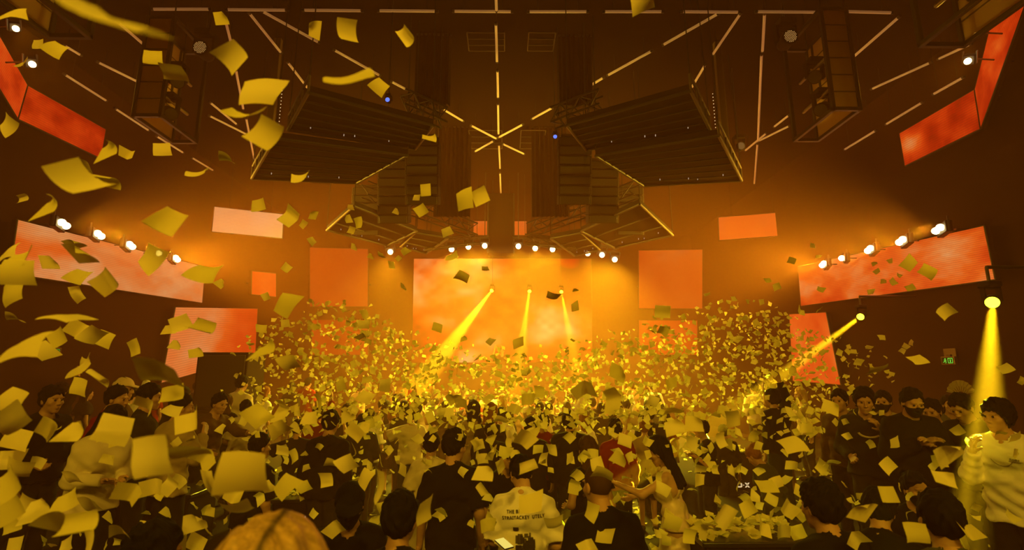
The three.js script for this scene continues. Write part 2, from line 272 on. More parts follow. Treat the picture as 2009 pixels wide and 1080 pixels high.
// black drapes that hide the hoists
for (const [label, x0, x1, d, y0, y1] of [['tall pleated black drape hiding the hoists, right of the centre line', 1098, 1165, 9.4, -60, 205], ['tall pleated black drape hiding the hoists, left of the centre line', 812, 882, 9.4, -60, 205],
  ['broad black drape below the upper right wing', 1044, 1118, 13.4, 205, 425], ['broad black drape below the upper left wing', 850, 922, 13.4, 205, 425]]) {
  const a = atZ(x0, y1, d), b = atZ(x1, y1, d), top = Math.min(CEIL, atZ(x0, y0, d).y), mid = V((a.x + b.x) / 2, a.y, a.z), w = b.x - a.x, h = top - a.y, t = thing('black_drape', label, 'drape', mid);
  const s = new THREE.Shape(), N = 40;
  for (let i = 0; i <= N; i++) s.lineTo((i / N - 0.5) * w, 0.06 * Math.sin(i * 1.3) + 0.02 * Math.sin(i * 2.9));
  for (let i = N; i >= 0; i--) s.lineTo((i / N - 0.5) * w, 0.06 * Math.sin(i * 1.3) + 0.02 * Math.sin(i * 2.9) + 0.02);
  part('fabric', new THREE.ExtrudeGeometry(s, { depth: h, bevelEnabled: false }).rotateX(-Math.PI / 2), M.cloth, t);
  part('rail', rod(V(-w / 2, h, 0), V(w / 2, h, 0), 0.03, 8), M.blackMetal, t);
  if (top < CEIL - 0.05) for (const e of [-0.4, 0.4]) part('cable', rod(V(e * w, h, 0), V(e * w, CEIL - a.y, 0), 0.01, 5), M.cable, t);
}
{ // the dark column that hangs in front of the narrow screen
  const a = atZ(957, 500, 17.5), b = atZ(1008, 500, 17.5), top = atZ(980, 384, 17.5).y, mid = V((a.x + b.x) / 2, a.y, a.z), t = thing('hanging_column', 'dark square column hanging in front of the narrow stage screen', 'column', mid), w = b.x - a.x;
  part('body', rbox(w, top - a.y, 0.5, 0.02, 0, (top - a.y) / 2, 0), M.black, t);
  for (const s of [-1, 1]) part('corner_rail', rbox(0.05, top - a.y, 0.05, 0.01, s * w / 2, (top - a.y) / 2, 0.25), M.blackMetal, t);
  for (const s of [-0.3, 0.3]) part('cable', rod(V(s, top - a.y, 0), V(s, CEIL - a.y, 0), 0.012, 5), M.cable, t);
}
// ceiling grid ladders seen between the drapes
for (const [x, y, w] of [[920, 100, 70], [1035, 100, 50], [925, 292, 60], [1020, 292, 45]]) {
  const p = atY(x, y, CEIL - 0.25), q = atY(x + w, y, CEIL - 0.25), r = atY(x, y - 36, CEIL - 0.25), mid = p.clone().add(q).multiplyScalar(0.5), L = q.x - p.x, D = r.z - p.z;
  const t = thing('steel_grid', y < 200 ? 'thin steel grid panel on the ceiling between the hoist drapes' : 'thin steel grid panel on the ceiling where the tube lines cross', 'grid', mid, y < 200 ? 'ceiling grids between the drapes' : 'ceiling grids at the crossing');
  for (const k of [0, 0.33, 0.66, 1]) part('bar', rod(V(-L / 2, 0, D * k), V(L / 2, 0, D * k), 0.012, 5), M.frame, t);
  for (const s of [-0.5, 0.5]) { part('side_bar', rod(V(s * L, 0, 0), V(s * L, 0, D), 0.012, 5), M.frame, t); part('hanger', rod(V(s * L, 0, D / 2), V(s * L, 0.25, D / 2), 0.01, 5), M.cable, t); }
}

// ------------------------------------------------------------------ moving-head lamps and the glazed cages
const honey = (() => { const a = []; for (let j = -4; j <= 4; j++) for (let i = -4; i <= 4; i++) { const x = (i + (j & 1) * 0.5) * 0.028, y = j * 0.025; if (Math.hypot(x, y) < 0.105) a.push(new THREE.SphereGeometry(0.0065, 6, 4).translate(x, y, 0)); } return mergeGeometries(a); })();
function movingHead(label, pos, aim, opt = {}) {             // base plate above, yoke, round head aimed at a point
  const s = opt.s ?? 1, t = thing('moving_head_lamp', label, 'stage lamp', pos, opt.group);
  const d = aim.clone().sub(pos).normalize();
  part('base', rbox(0.3 * s, 0.12 * s, 0.3 * s, 0.02, 0, 0.34 * s, 0), M.black, t);
  part('yoke', mergeGeometries([box(0.04 * s, 0.3 * s, 0.1 * s, -0.17 * s, 0.13 * s, 0), box(0.04 * s, 0.3 * s, 0.1 * s, 0.17 * s, 0.13 * s, 0), box(0.38 * s, 0.04 * s, 0.1 * s, 0, 0.27 * s, 0)]), M.black, t);
  const head = part('head', new THREE.LatheGeometry([[0, -0.2], [0.09, -0.19], [0.12, -0.1], [0.125, 0.02], [0.14, 0.08], [0.14, 0.15], [0.12, 0.16]].map(([x, y]) => new THREE.Vector2(x * s, y * s)), 20), M.black, t);
  head.quaternion.setFromUnitVectors(V(0, 1, 0), d);
  const lens = part('lens', new THREE.CylinderGeometry(0.12 * s, 0.12 * s, 0.01, 20).translate(0, 0.155 * s, 0), opt.lens ?? M.lens, head);
  if (opt.honey) { const h = part('honeycomb_light', honey.clone().rotateX(-Math.PI / 2).translate(0, 0.165, 0).scale(s, s, s), glow([1, 0.55, 0.15], 0.8), head); }
  if (opt.hang !== false) part('clamp', rod(V(0, 0.4 * s, 0), V(0, (opt.up ?? 0.5), 0), (opt.up ?? 0) > 1 ? 0.009 : 0.02, 6), M.blackMetal, t);
  return t;
}
function cage(label, x0, x1, z0, z1, y0, y1, inner) {        // glazed cage: black frame, amber panes on the far side and the near face
  const w = x1 - x0, d = z1 - z0, h = y1 - y0, t = thing('lamp_cage', label, 'lamp cage', [(x0 + x1) / 2, y0, (z0 + z1) / 2]);
  const X = w / 2, Z = d / 2;
  for (const sx of [-1, 1]) for (const sz of [-1, 1]) { part('post', rbox(0.06, h, 0.06, 0.008, sx * X, h / 2, sz * Z), M.blackMetal, t); part('cable', rod(V(sx * X, h, sz * Z), V(sx * X, CEIL - y0, sz * Z), 0.012, 5), M.cable, t); }
  for (const y of [0, h]) { for (const s of [-1, 1]) { part('rail', rbox(w + 0.06, 0.06, 0.06, 0.008, 0, y, s * Z), M.blackMetal, t); part('rail', rbox(0.06, 0.06, d + 0.06, 0.008, s * X, y, 0), M.blackMetal, t); } }
  const rows = Math.round(h / 0.33);
  for (let k = 0; k < rows; k++) {                           // panes in rows with thin bars between
    const y = (k + 0.5) * h / rows, ph = h / rows - 0.02;
    part('pane', box(w - 0.06, ph, 0.012, 0, y, Z), M.amberPane, t);
    part('pane', box(0.012, ph, d - 0.06, -inner * X, y, 0), M.amberPane, t);
    if (k) { part('glazing_bar', box(w, 0.02, 0.025, 0, k * h / rows, Z), M.frame, t); part('glazing_bar', box(0.025, 0.02, d, -inner * X, k * h / rows, 0), M.frame, t); }
  }
  for (const k of [0.3, 0.62]) part('shelf_bar', rod(V(0, h * k, -Z), V(0, h * k, Z), 0.03, 6), M.steel, t);
  return t;
}
function lampCage(label, x0, x1, z0, z1, y0, y1, inner, word) {
  cage(label, x0, x1, z0, z1, y0, y1, inner);
  const cx = (x0 + x1) / 2, cz = (z0 + z1) / 2;
  movingHead(`black moving head lamp low inside the ${word}`, V(cx, y0 + 0.32, cz), V(cx + inner * 2, y0 - 1.2, cz + 1.5), { up: 0.62, s: 0.85 });
  movingHead(`black moving head lamp halfway up inside the ${word}`, V(cx, y0 + 0.98, cz - 0.1), V(cx + inner * 2, y0 - 0.6, cz + 2.5), { up: 0.62, s: 0.85 });
}
{
  const n = atY(1635, 214, 6.5), o = atY(1687, 214, 6.5), f = atY(1553, 275, 6.5), yt = atZ(1640, 18, -n.z).y;
  lampCage('glazed amber lamp cage beside the upper right ceiling wing', n.x, o.x, f.z, n.z, 6.5, yt, -1, 'cage beside the upper right ceiling wing');
  movingHead('moving head lamp with glowing honeycomb face above the cage next to the right wing', V(n.x - 0.2, yt - 0.1, (n.z + f.z) / 2 - 0.15), V(n.x - 0.9, yt - 0.9, 0), { honey: true, up: 0.8 });
  const n2 = atY(315, 227, 6.5), o2 = atY(263, 227, 6.5), f2 = atY(400, 279, 6.5);
  lampCage('glazed amber lamp cage behind falling confetti next to the upper left wing', o2.x, n2.x, f2.z, n2.z, 6.5, yt, 1, 'cage next to the upper left wing');
  movingHead('moving head lamp with glowing honeycomb face above the cage next to the left wing', V(n2.x + 0.2, yt - 0.25, (n2.z + f2.z) / 2 - 0.1), V(n2.x + 0.9, yt - 1.0, 0), { honey: true, up: 0.9 });
  const a = atY(1807, 88, 6.5), b = atY(1877, 88, 6.5);
  lampCage('black lamp cage close to the steep red LED strip', a.x, b.x + 0.1, a.z, a.z + 1.15, 6.5, 8.4, -1, 'cage close to the steep red strip');
  const a3 = atY(205, 96, 6.5);
  lampCage('black lamp cage close to the steep orange red LED strip', a3.x - 0.5, a3.x, a3.z + 0.25, a3.z + 1.4, 6.5, 8.4, 1, 'cage close to the steep orange red strip');
  const q = atZ(1450, 290, 10.5);
  movingHead('small moving head lamp with honeycomb face at the end of the lower right wing', q, V(q.x - 0.5, q.y - 0.8, 0), { honey: true, s: 0.7, up: CEIL - q.y });
}
// vertical pipe with a chain of small lights beside each upper wing
for (const [px, p0, p1, word] of [[1425, 160, 305, 'right'], [525, 200, 300, 'left']]) {
  const a = atZ(px, p1, 9.6), b = atZ(px, p0, 9.6), t = thing('drop_pipe', `pale square drop pipe with a dotted light strip beside the ${word} wings`, 'pipe', a), s = word === 'right' ? -1 : 1;
  part('pipe', rbox(0.14, CEIL - a.y, 0.1, 0.01, 0, (CEIL - a.y) / 2, 0), std([0.2, 0.15, 0.08], 0.7), t);
  const dots = []; for (let k = 0; k < 16; k++) dots.push(new THREE.SphereGeometry(0.009, 6, 4).translate(s * 0.2, 0.2 + k * 0.075, 0.06));
  part('light_strip', mergeGeometries(dots), glow([1, 0.7, 0.3], 1.2), t);
}

// ------------------------------------------------------------------ blinders: a box with two round lamps
const BULB = glow(new THREE.Color().setRGB(1, 0.78, 0.3), 26);
function blinder(label, pos, aim, cd, opt = {}) {
  const t = thing('blinder_light', label, 'stage lamp', pos, opt.group), n = opt.n ?? 2, s = opt.s ?? 1, q = new THREE.Group();
  t.quaternion.setFromUnitVectors(V(0, 0, 1), aim.clone().sub(pos).normalize());
  part('housing', rbox((0.2 * n + 0.04) * s, 0.24 * s, 0.12 * s, 0.02, 0, 0, -0.075 * s), M.black, t);
  for (let i = 0; i < n; i++) part('bulb', new THREE.SphereGeometry(0.07 * s, 14, 10).scale(1, 1, 1.05).translate((i - (n - 1) / 2) * 0.2 * s, 0, 0.03 * s), BULB, t);
  for (const e of [-1, 1]) part('yoke_arm', box(0.02, 0.3 * s, 0.03, e * (0.1 * n + 0.03) * s, 0.05 * s, -0.06 * s), M.blackMetal, t);
  if (opt.mount) { t.updateMatrixWorld(true); part('mounting_bar', rod(V(0, 0, -0.1 * s), t.worldToLocal(opt.mount.clone()), 0.016, 6), M.blackMetal, t); }
  const p = pos.clone().addScaledVector(aim.clone().sub(pos).normalize(), 0.13 * s);
  spot(p, aim, opt.color ?? AMBER, cd, opt.angle ?? 1.1, 0.9, 5);
}
const eyeAt = (x = 0, y = 2.2, z = -4) => V(x, y, z);
const sideAim = (p) => V(0, p.y + 0.5, p.z - 3.2), NTH = ['nearest', 'second', 'third', 'fourth', 'fifth', 'sixth', 'seventh'], wallOf = (p) => V(Math.sign(p.x) * WX, p.y, p.z);
for (const [i, [x, y, n]] of [[344, 508, 2], [309, 497, 1], [254, 482, 2], [192, 461, 2], [122, 440, 2]].entries()) { const p = atX(x, y, -SX + 0.35); blinder(`dazzling amber lamp above the salmon LED strip, ${NTH[i]} from its stage end`, p, sideAim(p), P_.side * (x > 330 ? 1.7 : 1), { n, angle: 0.85, mount: wallOf(p), group: 'lamps along the salmon strip screen' }); }
for (const [i, [x, y, n]] of [[1617, 519, 2], [1654, 507, 1], [1708, 490, 2], [1771, 473, 2], [1844, 450, 2]].entries()) { const p = atX(x, y, SX - 0.35); blinder(`dazzling amber lamp above the orange LED strip, ${NTH[i]} from its stage end`, p, sideAim(p), P_.side * (x < 1630 ? 1.7 : 1), { n, angle: 0.85, mount: wallOf(p), group: 'lamps along the orange strip screen' }); }
for (const [i, [x, y]] of [[951, 481], [919, 483], [886, 488], [766, 493], [1017, 482], [1050, 486], [1084, 488], [1153, 496], [1181, 499], [1206, 508]].entries()) {
  const p = atZ(x, y, 16.6); blinder(`bright amber stage lamp, ${NTH[i < 4 ? i : i - 4]} to the hanging column on the ${i < 4 ? 'salmon' : 'orange'} strip's side`, p, V(p.x * 0.9, 0, -14), P_.stage, { n: 1, s: 1.2, angle: 0.93, color: YELLOW, mount: V(p.x, CEIL, p.z - 0.15), group: 'amber lamps hanging over the stage' });
}
for (const [x, y, s] of [[1900, 119, 1], [1915, 67, 0.7], [62, 125, 1], [30, 55, 0.9]]) { const p = atX(x, y, Math.sign(x - 1000) * (SX - 0.5)); blinder(x > 1000 ? 'small amber wall lamp shining beside the steep red LED strip' : 'small amber wall lamp shining beside the steep orange red LED strip', p, V(p.x * 0.3, 3, p.z + 1), P_.upper * s, { n: 1, s: 0.8 * s, angle: 0.9, mount: wallOf(p), group: x > 1000 ? 'wall lamps by the steep red strip' : 'wall lamps by the steep orange red strip' }); }
// truss pipes that carry the stage row
truss('long thin truss carrying the right half of the amber stage lamps', atZ(1005, 472, 16.9), atZ(1215, 492, 16.9), 0.2, 8);
truss('long thin truss carrying the left half of the amber stage lamps', atZ(960, 472, 16.9), atZ(755, 482, 16.9), 0.2, 8);

// ------------------------------------------------------------------ beam lamps
const GOLD = new THREE.Color().setRGB(1, 0.9, 0.02);
function beam(label, s, t, cd, half, col = LEMON, sc = 0.62) {
  const d = t.clone().sub(s).normalize();
  const h = movingHead(label, s, t, { s: sc, lens: glow(col, 9), up: s.x > 3 ? 0.45 : CEIL - s.y });
  if (s.x > 3) part('wall_arm', rod(V(0, 0.45, 0), V(WX - s.x, 0.45, 0), 0.025, 6), M.blackMetal, h);
  spot(s.clone().addScaledVector(d, 0.2 * sc), t, col, cd, half, 0.25, 2);
}
beam('moving head lamp throwing the straight yellow beam past the man in the cream sweater', atZ(1947, 590, 6.6), atZ(1930, 1000, 3.4), P_.beam * 2.2, 0.032);
beam('moving head lamp throwing the slanting yellow beam across the orange wall screen', atZ(1691, 620, 11.5), atZ(1470, 785, 8.4), P_.beam * 3.0, 0.028);
beam('moving head lamp throwing the broad golden beam across the main screen', atZ(966, 569, 22), atZ(852, 718, 17), P_.beam * 4.4, 0.06, GOLD);
beam('moving head lamp throwing the short golden beam at the middle of the main screen', atZ(1039, 570, 22), atZ(1022, 690, 18), P_.beam * 2.4, 0.042, GOLD);
beam('moving head lamp throwing the faint golden beam over the bright cloud of the main screen', atZ(1101, 571, 22), atZ(1124, 690, 18), P_.beam * 1.8, 0.042, GOLD);

// ------------------------------------------------------------------ warm wash lamps over the back of the audience
for (const [x, y, z, tx, tz] of [[-4.5, 6.6, 3.2, -2.5, -6], [-1.2, 6.9, 3.6, -0.6, -7], [1.6, 6.9, 3.6, 0.8, -7], [4.8, 6.6, 3.2, 2.6, -6]]) {
  const p = V(x, y, z), a = V(tx, 1.2, tz);
  movingHead('warm wash lamp hanging over the back of the audience', p, a, { lens: glow(WASH, 6), up: CEIL - y, group: 'wash lamps over the audience' });
  spot(p.clone().addScaledVector(a.clone().sub(p).normalize(), 0.2), a, WASH, P_.wash, 0.75, 0.9, 6);
}

for (const [x, y, d, w] of [[762, 198, 8.2, 'left'], [1089, 270, 9.5, 'right']]) { const p = atZ(x, y, d); movingHead(`small lamp with a blue lens above the upper ${w} wing`, p, V(p.x - 0.6, p.y - 1.2, 0), { s: 0.32, lens: glow([0.1, 0.2, 1], 1.5), up: CEIL - p.y }); }
// ------------------------------------------------------------------ people: distance fields meshed with surface nets
function nets(f, lo, hi, c, color) {
  const nx = Math.ceil((hi[0] - lo[0]) / c) + 1, ny = Math.ceil((hi[1] - lo[1]) / c) + 1, nz = Math.ceil((hi[2] - lo[2]) / c) + 1, val = new Float32Array(nx * ny * nz);
  const S = 5, far = c * S * 0.5 * 1.7321 * 1.35 + c;          // blocks far from the surface keep one value
  for (let K = 0; K < nz; K += S) for (let Jb = 0; Jb < ny; Jb += S) for (let I = 0; I < nx; I += S) {
    const m = f(lo[0] + (I + (S - 1) / 2) * c, lo[1] + (Jb + (S - 1) / 2) * c, lo[2] + (K + (S - 1) / 2) * c), skip = Math.abs(m) > far;
    for (let k = K; k < Math.min(nz, K + S); k++) for (let j = Jb; j < Math.min(ny, Jb + S); j++) for (let i = I, q = (k * ny + j) * nx + I; i < Math.min(nx, I + S); i++, q++) val[q] = skip ? m : f(lo[0] + i * c, lo[1] + j * c, lo[2] + k * c);
  }
  const id = new Int32Array(nx * ny * nz).fill(-1), pos = [], ix = [], off = [0, 1, nx, nx + 1, nx * ny, nx * ny + 1, nx * ny + nx, nx * ny + nx + 1];
  const E = [[0, 1], [0, 2], [0, 4], [1, 3], [1, 5], [2, 3], [2, 6], [3, 7], [4, 5], [4, 6], [5, 7], [6, 7]];
  for (let k = 0; k < nz - 1; k++) for (let j = 0; j < ny - 1; j++) for (let i = 0; i < nx - 1; i++) {
    const b = (k * ny + j) * nx + i; let m = 0; for (let e = 0; e < 8; e++) if (val[b + off[e]] < 0) m |= 1 << e;
    if (m === 0 || m === 255) continue;
    let x = 0, y = 0, z = 0, n = 0;
    for (const [p, q] of E) if (((m >> p) & 1) !== ((m >> q) & 1)) {
      const a = val[b + off[p]], t = a / (a - val[b + off[q]]);
      x += (p & 1) + ((q & 1) - (p & 1)) * t; y += ((p >> 1) & 1) + (((q >> 1) & 1) - ((p >> 1) & 1)) * t; z += (p >> 2) + ((q >> 2) - (p >> 2)) * t; n++;
    }
    id[b] = pos.length / 3; pos.push(lo[0] + (i + x / n) * c, lo[1] + (j + y / n) * c, lo[2] + (k + z / n) * c);
  }
  const sx = 1, sy = nx, sz = nx * ny, quad = (a, b, d, e, flip) => { if (a < 0 || b < 0 || d < 0 || e < 0) return; if (flip) ix.push(a, d, b, a, e, d); else ix.push(a, b, d, a, d, e); };
  for (let k = 1; k < nz - 1; k++) for (let j = 1; j < ny - 1; j++) for (let i = 1; i < nx - 1; i++) {
    const b = (k * ny + j) * nx + i, s = val[b] < 0;
    if (s !== val[b + sx] < 0) quad(id[b - sy - sz], id[b - sz], id[b], id[b - sy], !s);
    if (s !== val[b + sy] < 0) quad(id[b - sx - sz], id[b - sx], id[b], id[b - sz], !s);
    if (s !== val[b + sz] < 0) quad(id[b - sx - sy], id[b - sy], id[b], id[b - sx], !s);
  }
  const g = new THREE.BufferGeometry(); g.setAttribute('position', new THREE.Float32BufferAttribute(pos, 3));
  if (color) { const cl = []; for (let q = 0; q < pos.length; q += 3) cl.push(...color(pos[q], pos[q + 1], pos[q + 2])); g.setAttribute('color', new THREE.Float32BufferAttribute(cl, 3)); }
  g.setIndex(ix); g.computeVertexNormals(); return g;
}
const smin = (a, b, k) => { const h = Math.max(k - Math.abs(a - b), 0) / k; return Math.min(a, b) - h * h * k * 0.25; };
// a list of tapered capsules as one field
function capsules(list, k, grow = 0) {
  const n = list.length, A = new Float32Array(n * 9);
  list.forEach(([a, b, r, s], i) => A.set([a.x, a.y, a.z, b.x - a.x, b.y - a.y, b.z - a.z, r + grow, s + grow, 1 / Math.max(1e-9, a.distanceToSquared(b))], i * 9));
  return (x, y, z) => {
    let d = 9;
    for (let q = 0; q < n * 9; q += 9) {
      const px = x - A[q], py = y - A[q + 1], pz = z - A[q + 2]; let t = (px * A[q + 3] + py * A[q + 4] + pz * A[q + 5]) * A[q + 8]; t = t < 0 ? 0 : t > 1 ? 1 : t;
      const ex = px - t * A[q + 3], ey = py - t * A[q + 4], ez = pz - t * A[q + 5], e = Math.sqrt(ex * ex + ey * ey + ez * ez) - (A[q + 6] + (A[q + 7] - A[q + 6]) * t);
      d = d > 8 ? e : smin(d, e, k);
    }
    return d;
  };
}
const ell = (x, y, z, a, b, c) => { const k0 = Math.hypot(x / a, y / b, z / c), k1 = Math.hypot(x / a / a, y / b / b, z / c / c); return k1 < 1e-6 ? -Math.min(a, b, c) : k0 * (k0 - 1) / k1; };
const ARM = { // elbow and wrist from the shoulder; x is outward
  down: [[0.06, -0.28, -0.03], [0.08, -0.52, 0.04]], bent: [[0.07, -0.26, -0.02], [0.02, -0.32, 0.22]], phone: [[0.06, -0.26, 0.06], [-0.08, -0.22, 0.28]], up: [[0.16, 0.1, 0.1], [0.12, 0.34, 0.14]],
  high: [[0.1, 0.25, 0.04], [0.06, 0.5, 0.08]], mouth: [[0.06, -0.24, 0.12], [-0.07, -0.03, 0.24]], reach: [[0.06, -0.1, 0.24], [-0.02, -0.07, 0.48]], hip: [[0.14, -0.23, -0.06], [0.05, -0.44, 0.05]], wave: [[0.22, -0.1, 0.06], [0.3, 0.13, 0.12]], pray: [[0.08, -0.24, 0.06], [-0.13, -0.12, 0.2]],
};
function skeleton(s) {
  const f = s.female ? 0.88 : 1, J = {}, up = new THREE.Quaternion().setFromEuler(new THREE.Euler(s.lean ?? 0.03, s.twist ?? 0, s.roll ?? 0)), pel = V(0, 0.95, 0);
  const U = (x, y, z) => V(x, y, z).sub(pel).applyQuaternion(up).add(pel);
  J.up = up; J.U = U; J.neck = U(0, 1.45, -0.015); J.neckT = U(0, 1.53, 0.005);
  J.hq = up.clone().multiply(new THREE.Quaternion().setFromEuler(new THREE.Euler(s.nod ?? 0, s.turn ?? 0, s.tilt ?? 0, 'YXZ')));
  J.head = J.neckT.clone().add(V(0, 0.085, 0.022).applyQuaternion(J.hq));
  for (const [k, sg, arm] of [['L', 1, s.armL ?? 'down'], ['R', -1, s.armR ?? 'down']]) {
    const [e, w] = Array.isArray(arm) ? arm : ARM[arm], sh = V(sg * 0.166 * f, 1.378, -0.012), o = (v) => { const q = V(sg * v[0], v[1], v[2]).add(sh); return U(q.x, q.y, q.z); };
    J['sh' + k] = U(sh.x, sh.y, sh.z); J['el' + k] = o(e); J['wr' + k] = o(w);
    const st = (s.step ?? 0) * sg; J['hp' + k] = V(sg * 0.085, 0.92, 0); J['kn' + k] = V(sg * (0.095 + (s.wide ?? 0) * 0.5), 0.5, 0.03 + st * 0.5); J['an' + k] = V(sg * (0.1 + (s.wide ?? 0)), 0.09, -0.03 + st); J['to' + k] = V(sg * (0.13 + (s.wide ?? 0)), 0.035, 0.12 + st);
  }
  J.f = f; return J;
}
function torsoBones(J, s) {
  const f = J.f, U = J.U, b = s.bulk ?? 1, sh = (x, y, z) => U(x * f, y, z);
  const o = [[sh(-0.13, 1.378, -0.015), sh(0.13, 1.378, -0.015), 0.054 * b, 0.054 * b], [sh(-0.085, 1.3, 0), sh(0.085, 1.3, 0), 0.108 * b, 0.108 * b], [U(-0.06, 1.1, 0), U(0.06, 1.1, 0), 0.1 * b * f, 0.1 * b * f], [V(-0.07, 0.95, -0.01), V(0.07, 0.95, -0.01), 0.108 * b, 0.108 * b], [J.neck, J.neckT, 0.062 * f, 0.054 * f], [U(0, 1.455, -0.02), sh(-0.11, 1.385, -0.018), 0.05, 0.046], [U(0, 1.455, -0.02), sh(0.11, 1.385, -0.018), 0.05, 0.046]];
  if (s.female) o.push([U(-0.07, 1.26, 0.075), U(-0.065, 1.25, 0.08), 0.055, 0.05], [U(0.07, 1.26, 0.075), U(0.065, 1.25, 0.08), 0.055, 0.05]);
  return o;
}
const armBones = (J, k, f = J.f) => [[J['sh' + k], J['el' + k], 0.052 * f, 0.042 * f], [J['el' + k], J['wr' + k], 0.041 * f, 0.027 * f]];
const legBones = (J, k) => [[J['hp' + k], J['kn' + k], 0.09, 0.056], [J['kn' + k], J['an' + k], 0.055, 0.036], [J['an' + k], J['to' + k], 0.04, 0.032]];
function handGeo(J, k, s, cell) {
  const sg = k === 'L' ? 1 : -1, w = J['wr' + k], d = w.clone().sub(J['el' + k]).normalize(), curl = s['curl' + k] ?? 0.55;
  let side = (s['thumb' + k] ? V(...s['thumb' + k]) : V(-sg * 0.5, 0.2, 0.85)).applyQuaternion(J.up); side.addScaledVector(d, -side.dot(d)).normalize();
  const n = d.clone().cross(side).multiplyScalar(sg).normalize(), sc = J.f, P = (a, b, c) => w.clone().addScaledVector(d, a * sc).addScaledVector(side, b * sc).addScaledVector(n, c * sc), L = [];
  [[0.030, 0.088, 0.070], [0.010, 0.094, 0.080], [-0.010, 0.090, 0.074], [-0.029, 0.080, 0.058]].forEach(([b, a, len], i) => {
    const kn = P(a, b, 0); L.push([P(0, b * 0.55, 0), kn, 0.0165 * sc, 0.0115 * sc]);
    let p = kn, ang = curl * (0.35 + 0.08 * i);
    for (const q of [0.45, 0.32, 0.23]) { const dir = d.clone().multiplyScalar(Math.cos(ang)).addScaledVector(n, -Math.sin(ang)).addScaledVector(side, (1.5 - i) * 0.03); const e = p.clone().addScaledVector(dir, len * q * sc); L.push([p, e, 0.0095 * sc, 0.0083 * sc]); p = e; ang += curl * 0.8; }
  });
  const t0 = P(0.02, 0.026, -0.004), t1 = P(0.052, 0.052, -0.014), t2 = P(0.08, 0.058, -0.024 - 0.02 * curl); L.push([t0, t1, 0.0165 * sc, 0.0115 * sc], [t1, t2, 0.0105 * sc, 0.0088 * sc]);
  const f0 = capsules(L, 0.006), c = P(0.08, 0, 0), r = 0.125; L.push([w.clone().addScaledVector(d, -0.03), w, 0.028 * sc, 0.025 * sc]);
  const f = capsules(L, 0.0065);
  return nets(f, [c.x - r, c.y - r, c.z - r], [c.x + r, c.y + r, c.z + r], cell);
}
function headField(J, s) {
  const q = J.hq.clone().invert(), c = J.head, v = V(0, 0, 0), fe = s.female ? 0.95 : 1;
  const local = (x, y, z) => v.set(x - c.x, y - c.y, z - c.z).applyQuaternion(q);
  const face = (x, y, z) => {
    let d = smin(ell(x, y - 0.022, z + 0.012, 0.075, 0.103, 0.094), ell(x, y + 0.055, z - 0.028, 0.057 * fe, 0.068, 0.062), 0.03);
    const ax = Math.abs(x);
    d = smin(d, ell(ax - 0.045, y + 0.025, z - 0.05, 0.026, 0.024, 0.026), 0.02);                 // cheek
    d = smin(d, ell(x, y + 0.107, z - 0.06, 0.024, 0.018, 0.02), 0.02);                           // chin
    d = -smin(-d, Math.hypot(ax - 0.031, y - 0.004, z - 0.1) - 0.02, 0.016);                      // eye sockets
    d = smin(d, ell(ax - 0.03, y - 0.026, z - 0.077, 0.026, 0.008, 0.012), 0.014);                // brow
    d = smin(d, Math.hypot(ax - 0.031, y - 0.004, z - 0.073) - 0.0125, 0.004);                    // eyeball and lids
    d = smin(d, ell(x, y + 0.012, z - 0.09, 0.0095, 0.03, 0.016), 0.008);                         // bridge of the nose
    d = smin(d, ell(x, y + 0.034, z - 0.1, 0.014, 0.011, 0.014), 0.008); d = smin(d, ell(ax - 0.013, y + 0.037, z - 0.092, 0.008, 0.008, 0.01), 0.006);
    d = smin(d, ell(x, y + 0.066, z - 0.082, 0.023, 0.006, 0.01), 0.006); d = smin(d, ell(x, y + 0.077, z - 0.08, 0.02, 0.0065, 0.01), 0.006); // lips
    d = smin(d, ell(ax - 0.078, y + 0.012, z + 0.008, 0.01, 0.032, 0.019), 0.006);                // ears
    return d;
  };
  return { local, face };
}
function hairField(s, H) {
  const st = s.hair ?? 'short', n1 = (x, y, z) => 0.005 * Math.sin(x * 120 + 3 * Math.sin(z * 50)) * Math.sin(z * 90 + y * 70) + 0.0035 * Math.sin(y * 75 + x * 60 + 2 * Math.sin(z * 60));
  return (X, Y, Z) => {
    const { x, y, z } = H.local(X, Y, Z), fu = s.fluff ?? 0.012;
    let d = ell(x, y - 0.03, z + 0.016, 0.079 + fu, 0.104 + fu * 1.2, 0.097 + fu);
    const front = -(y * 0.62 - z * 0.79 + (s.fringe ?? 0.012)), low = -0.085 - y;
    if (st === 'shaved') return Math.max(ell(x, y - 0.024, z + 0.013, 0.0775, 0.1055, 0.0965), front + 0.004, -0.07 - y);
    if (st === 'short') { d = Math.max(d, front, -0.075 - y - Math.max(0, -z - 0.03) * 0.35, Math.min(0.02, (0.0 - y) - Math.max(0, -z) * 1.6)); d -= n1(x, y, z); return d; }
    if (st === 'full') { d = Math.max(d, front - 0.01, -0.105 - y); return d - n1(x, y, z) * 1.3; }
    if (st === 'bun') { d = Math.max(d, front, -0.085 - y); return smin(d, Math.hypot(x, y - 0.1, z + 0.1) - 0.05, 0.02) - n1(x, y, z) * 0.6; }
    // long hair down the back and beside the face
    const cap = Math.max(d, front, low), L = s.hairLen ?? 0.3, t = Math.min(1, Math.max(0, -y / L));
    const fall = Math.max(ell(x, 0, z + 0.055 + 0.035 * t, 0.095 + 0.03 * t, 1, 0.055 - 0.012 * t), y - 0.04, -L - y - 0.02 * Math.sin(x * 80));
    return smin(cap, fall, 0.035) - n1(x, y * 0.3, z) * 0.9;
  };
}
const wrinkle = (x, y, z, a) => a * (Math.sin(x * 31 + 2.1 * Math.sin(y * 19 + z * 9)) * Math.sin(y * 27 + z * 23 + x * 8) + 0.5 * Math.sin(y * 58 + x * 33) * Math.sin(z * 41));
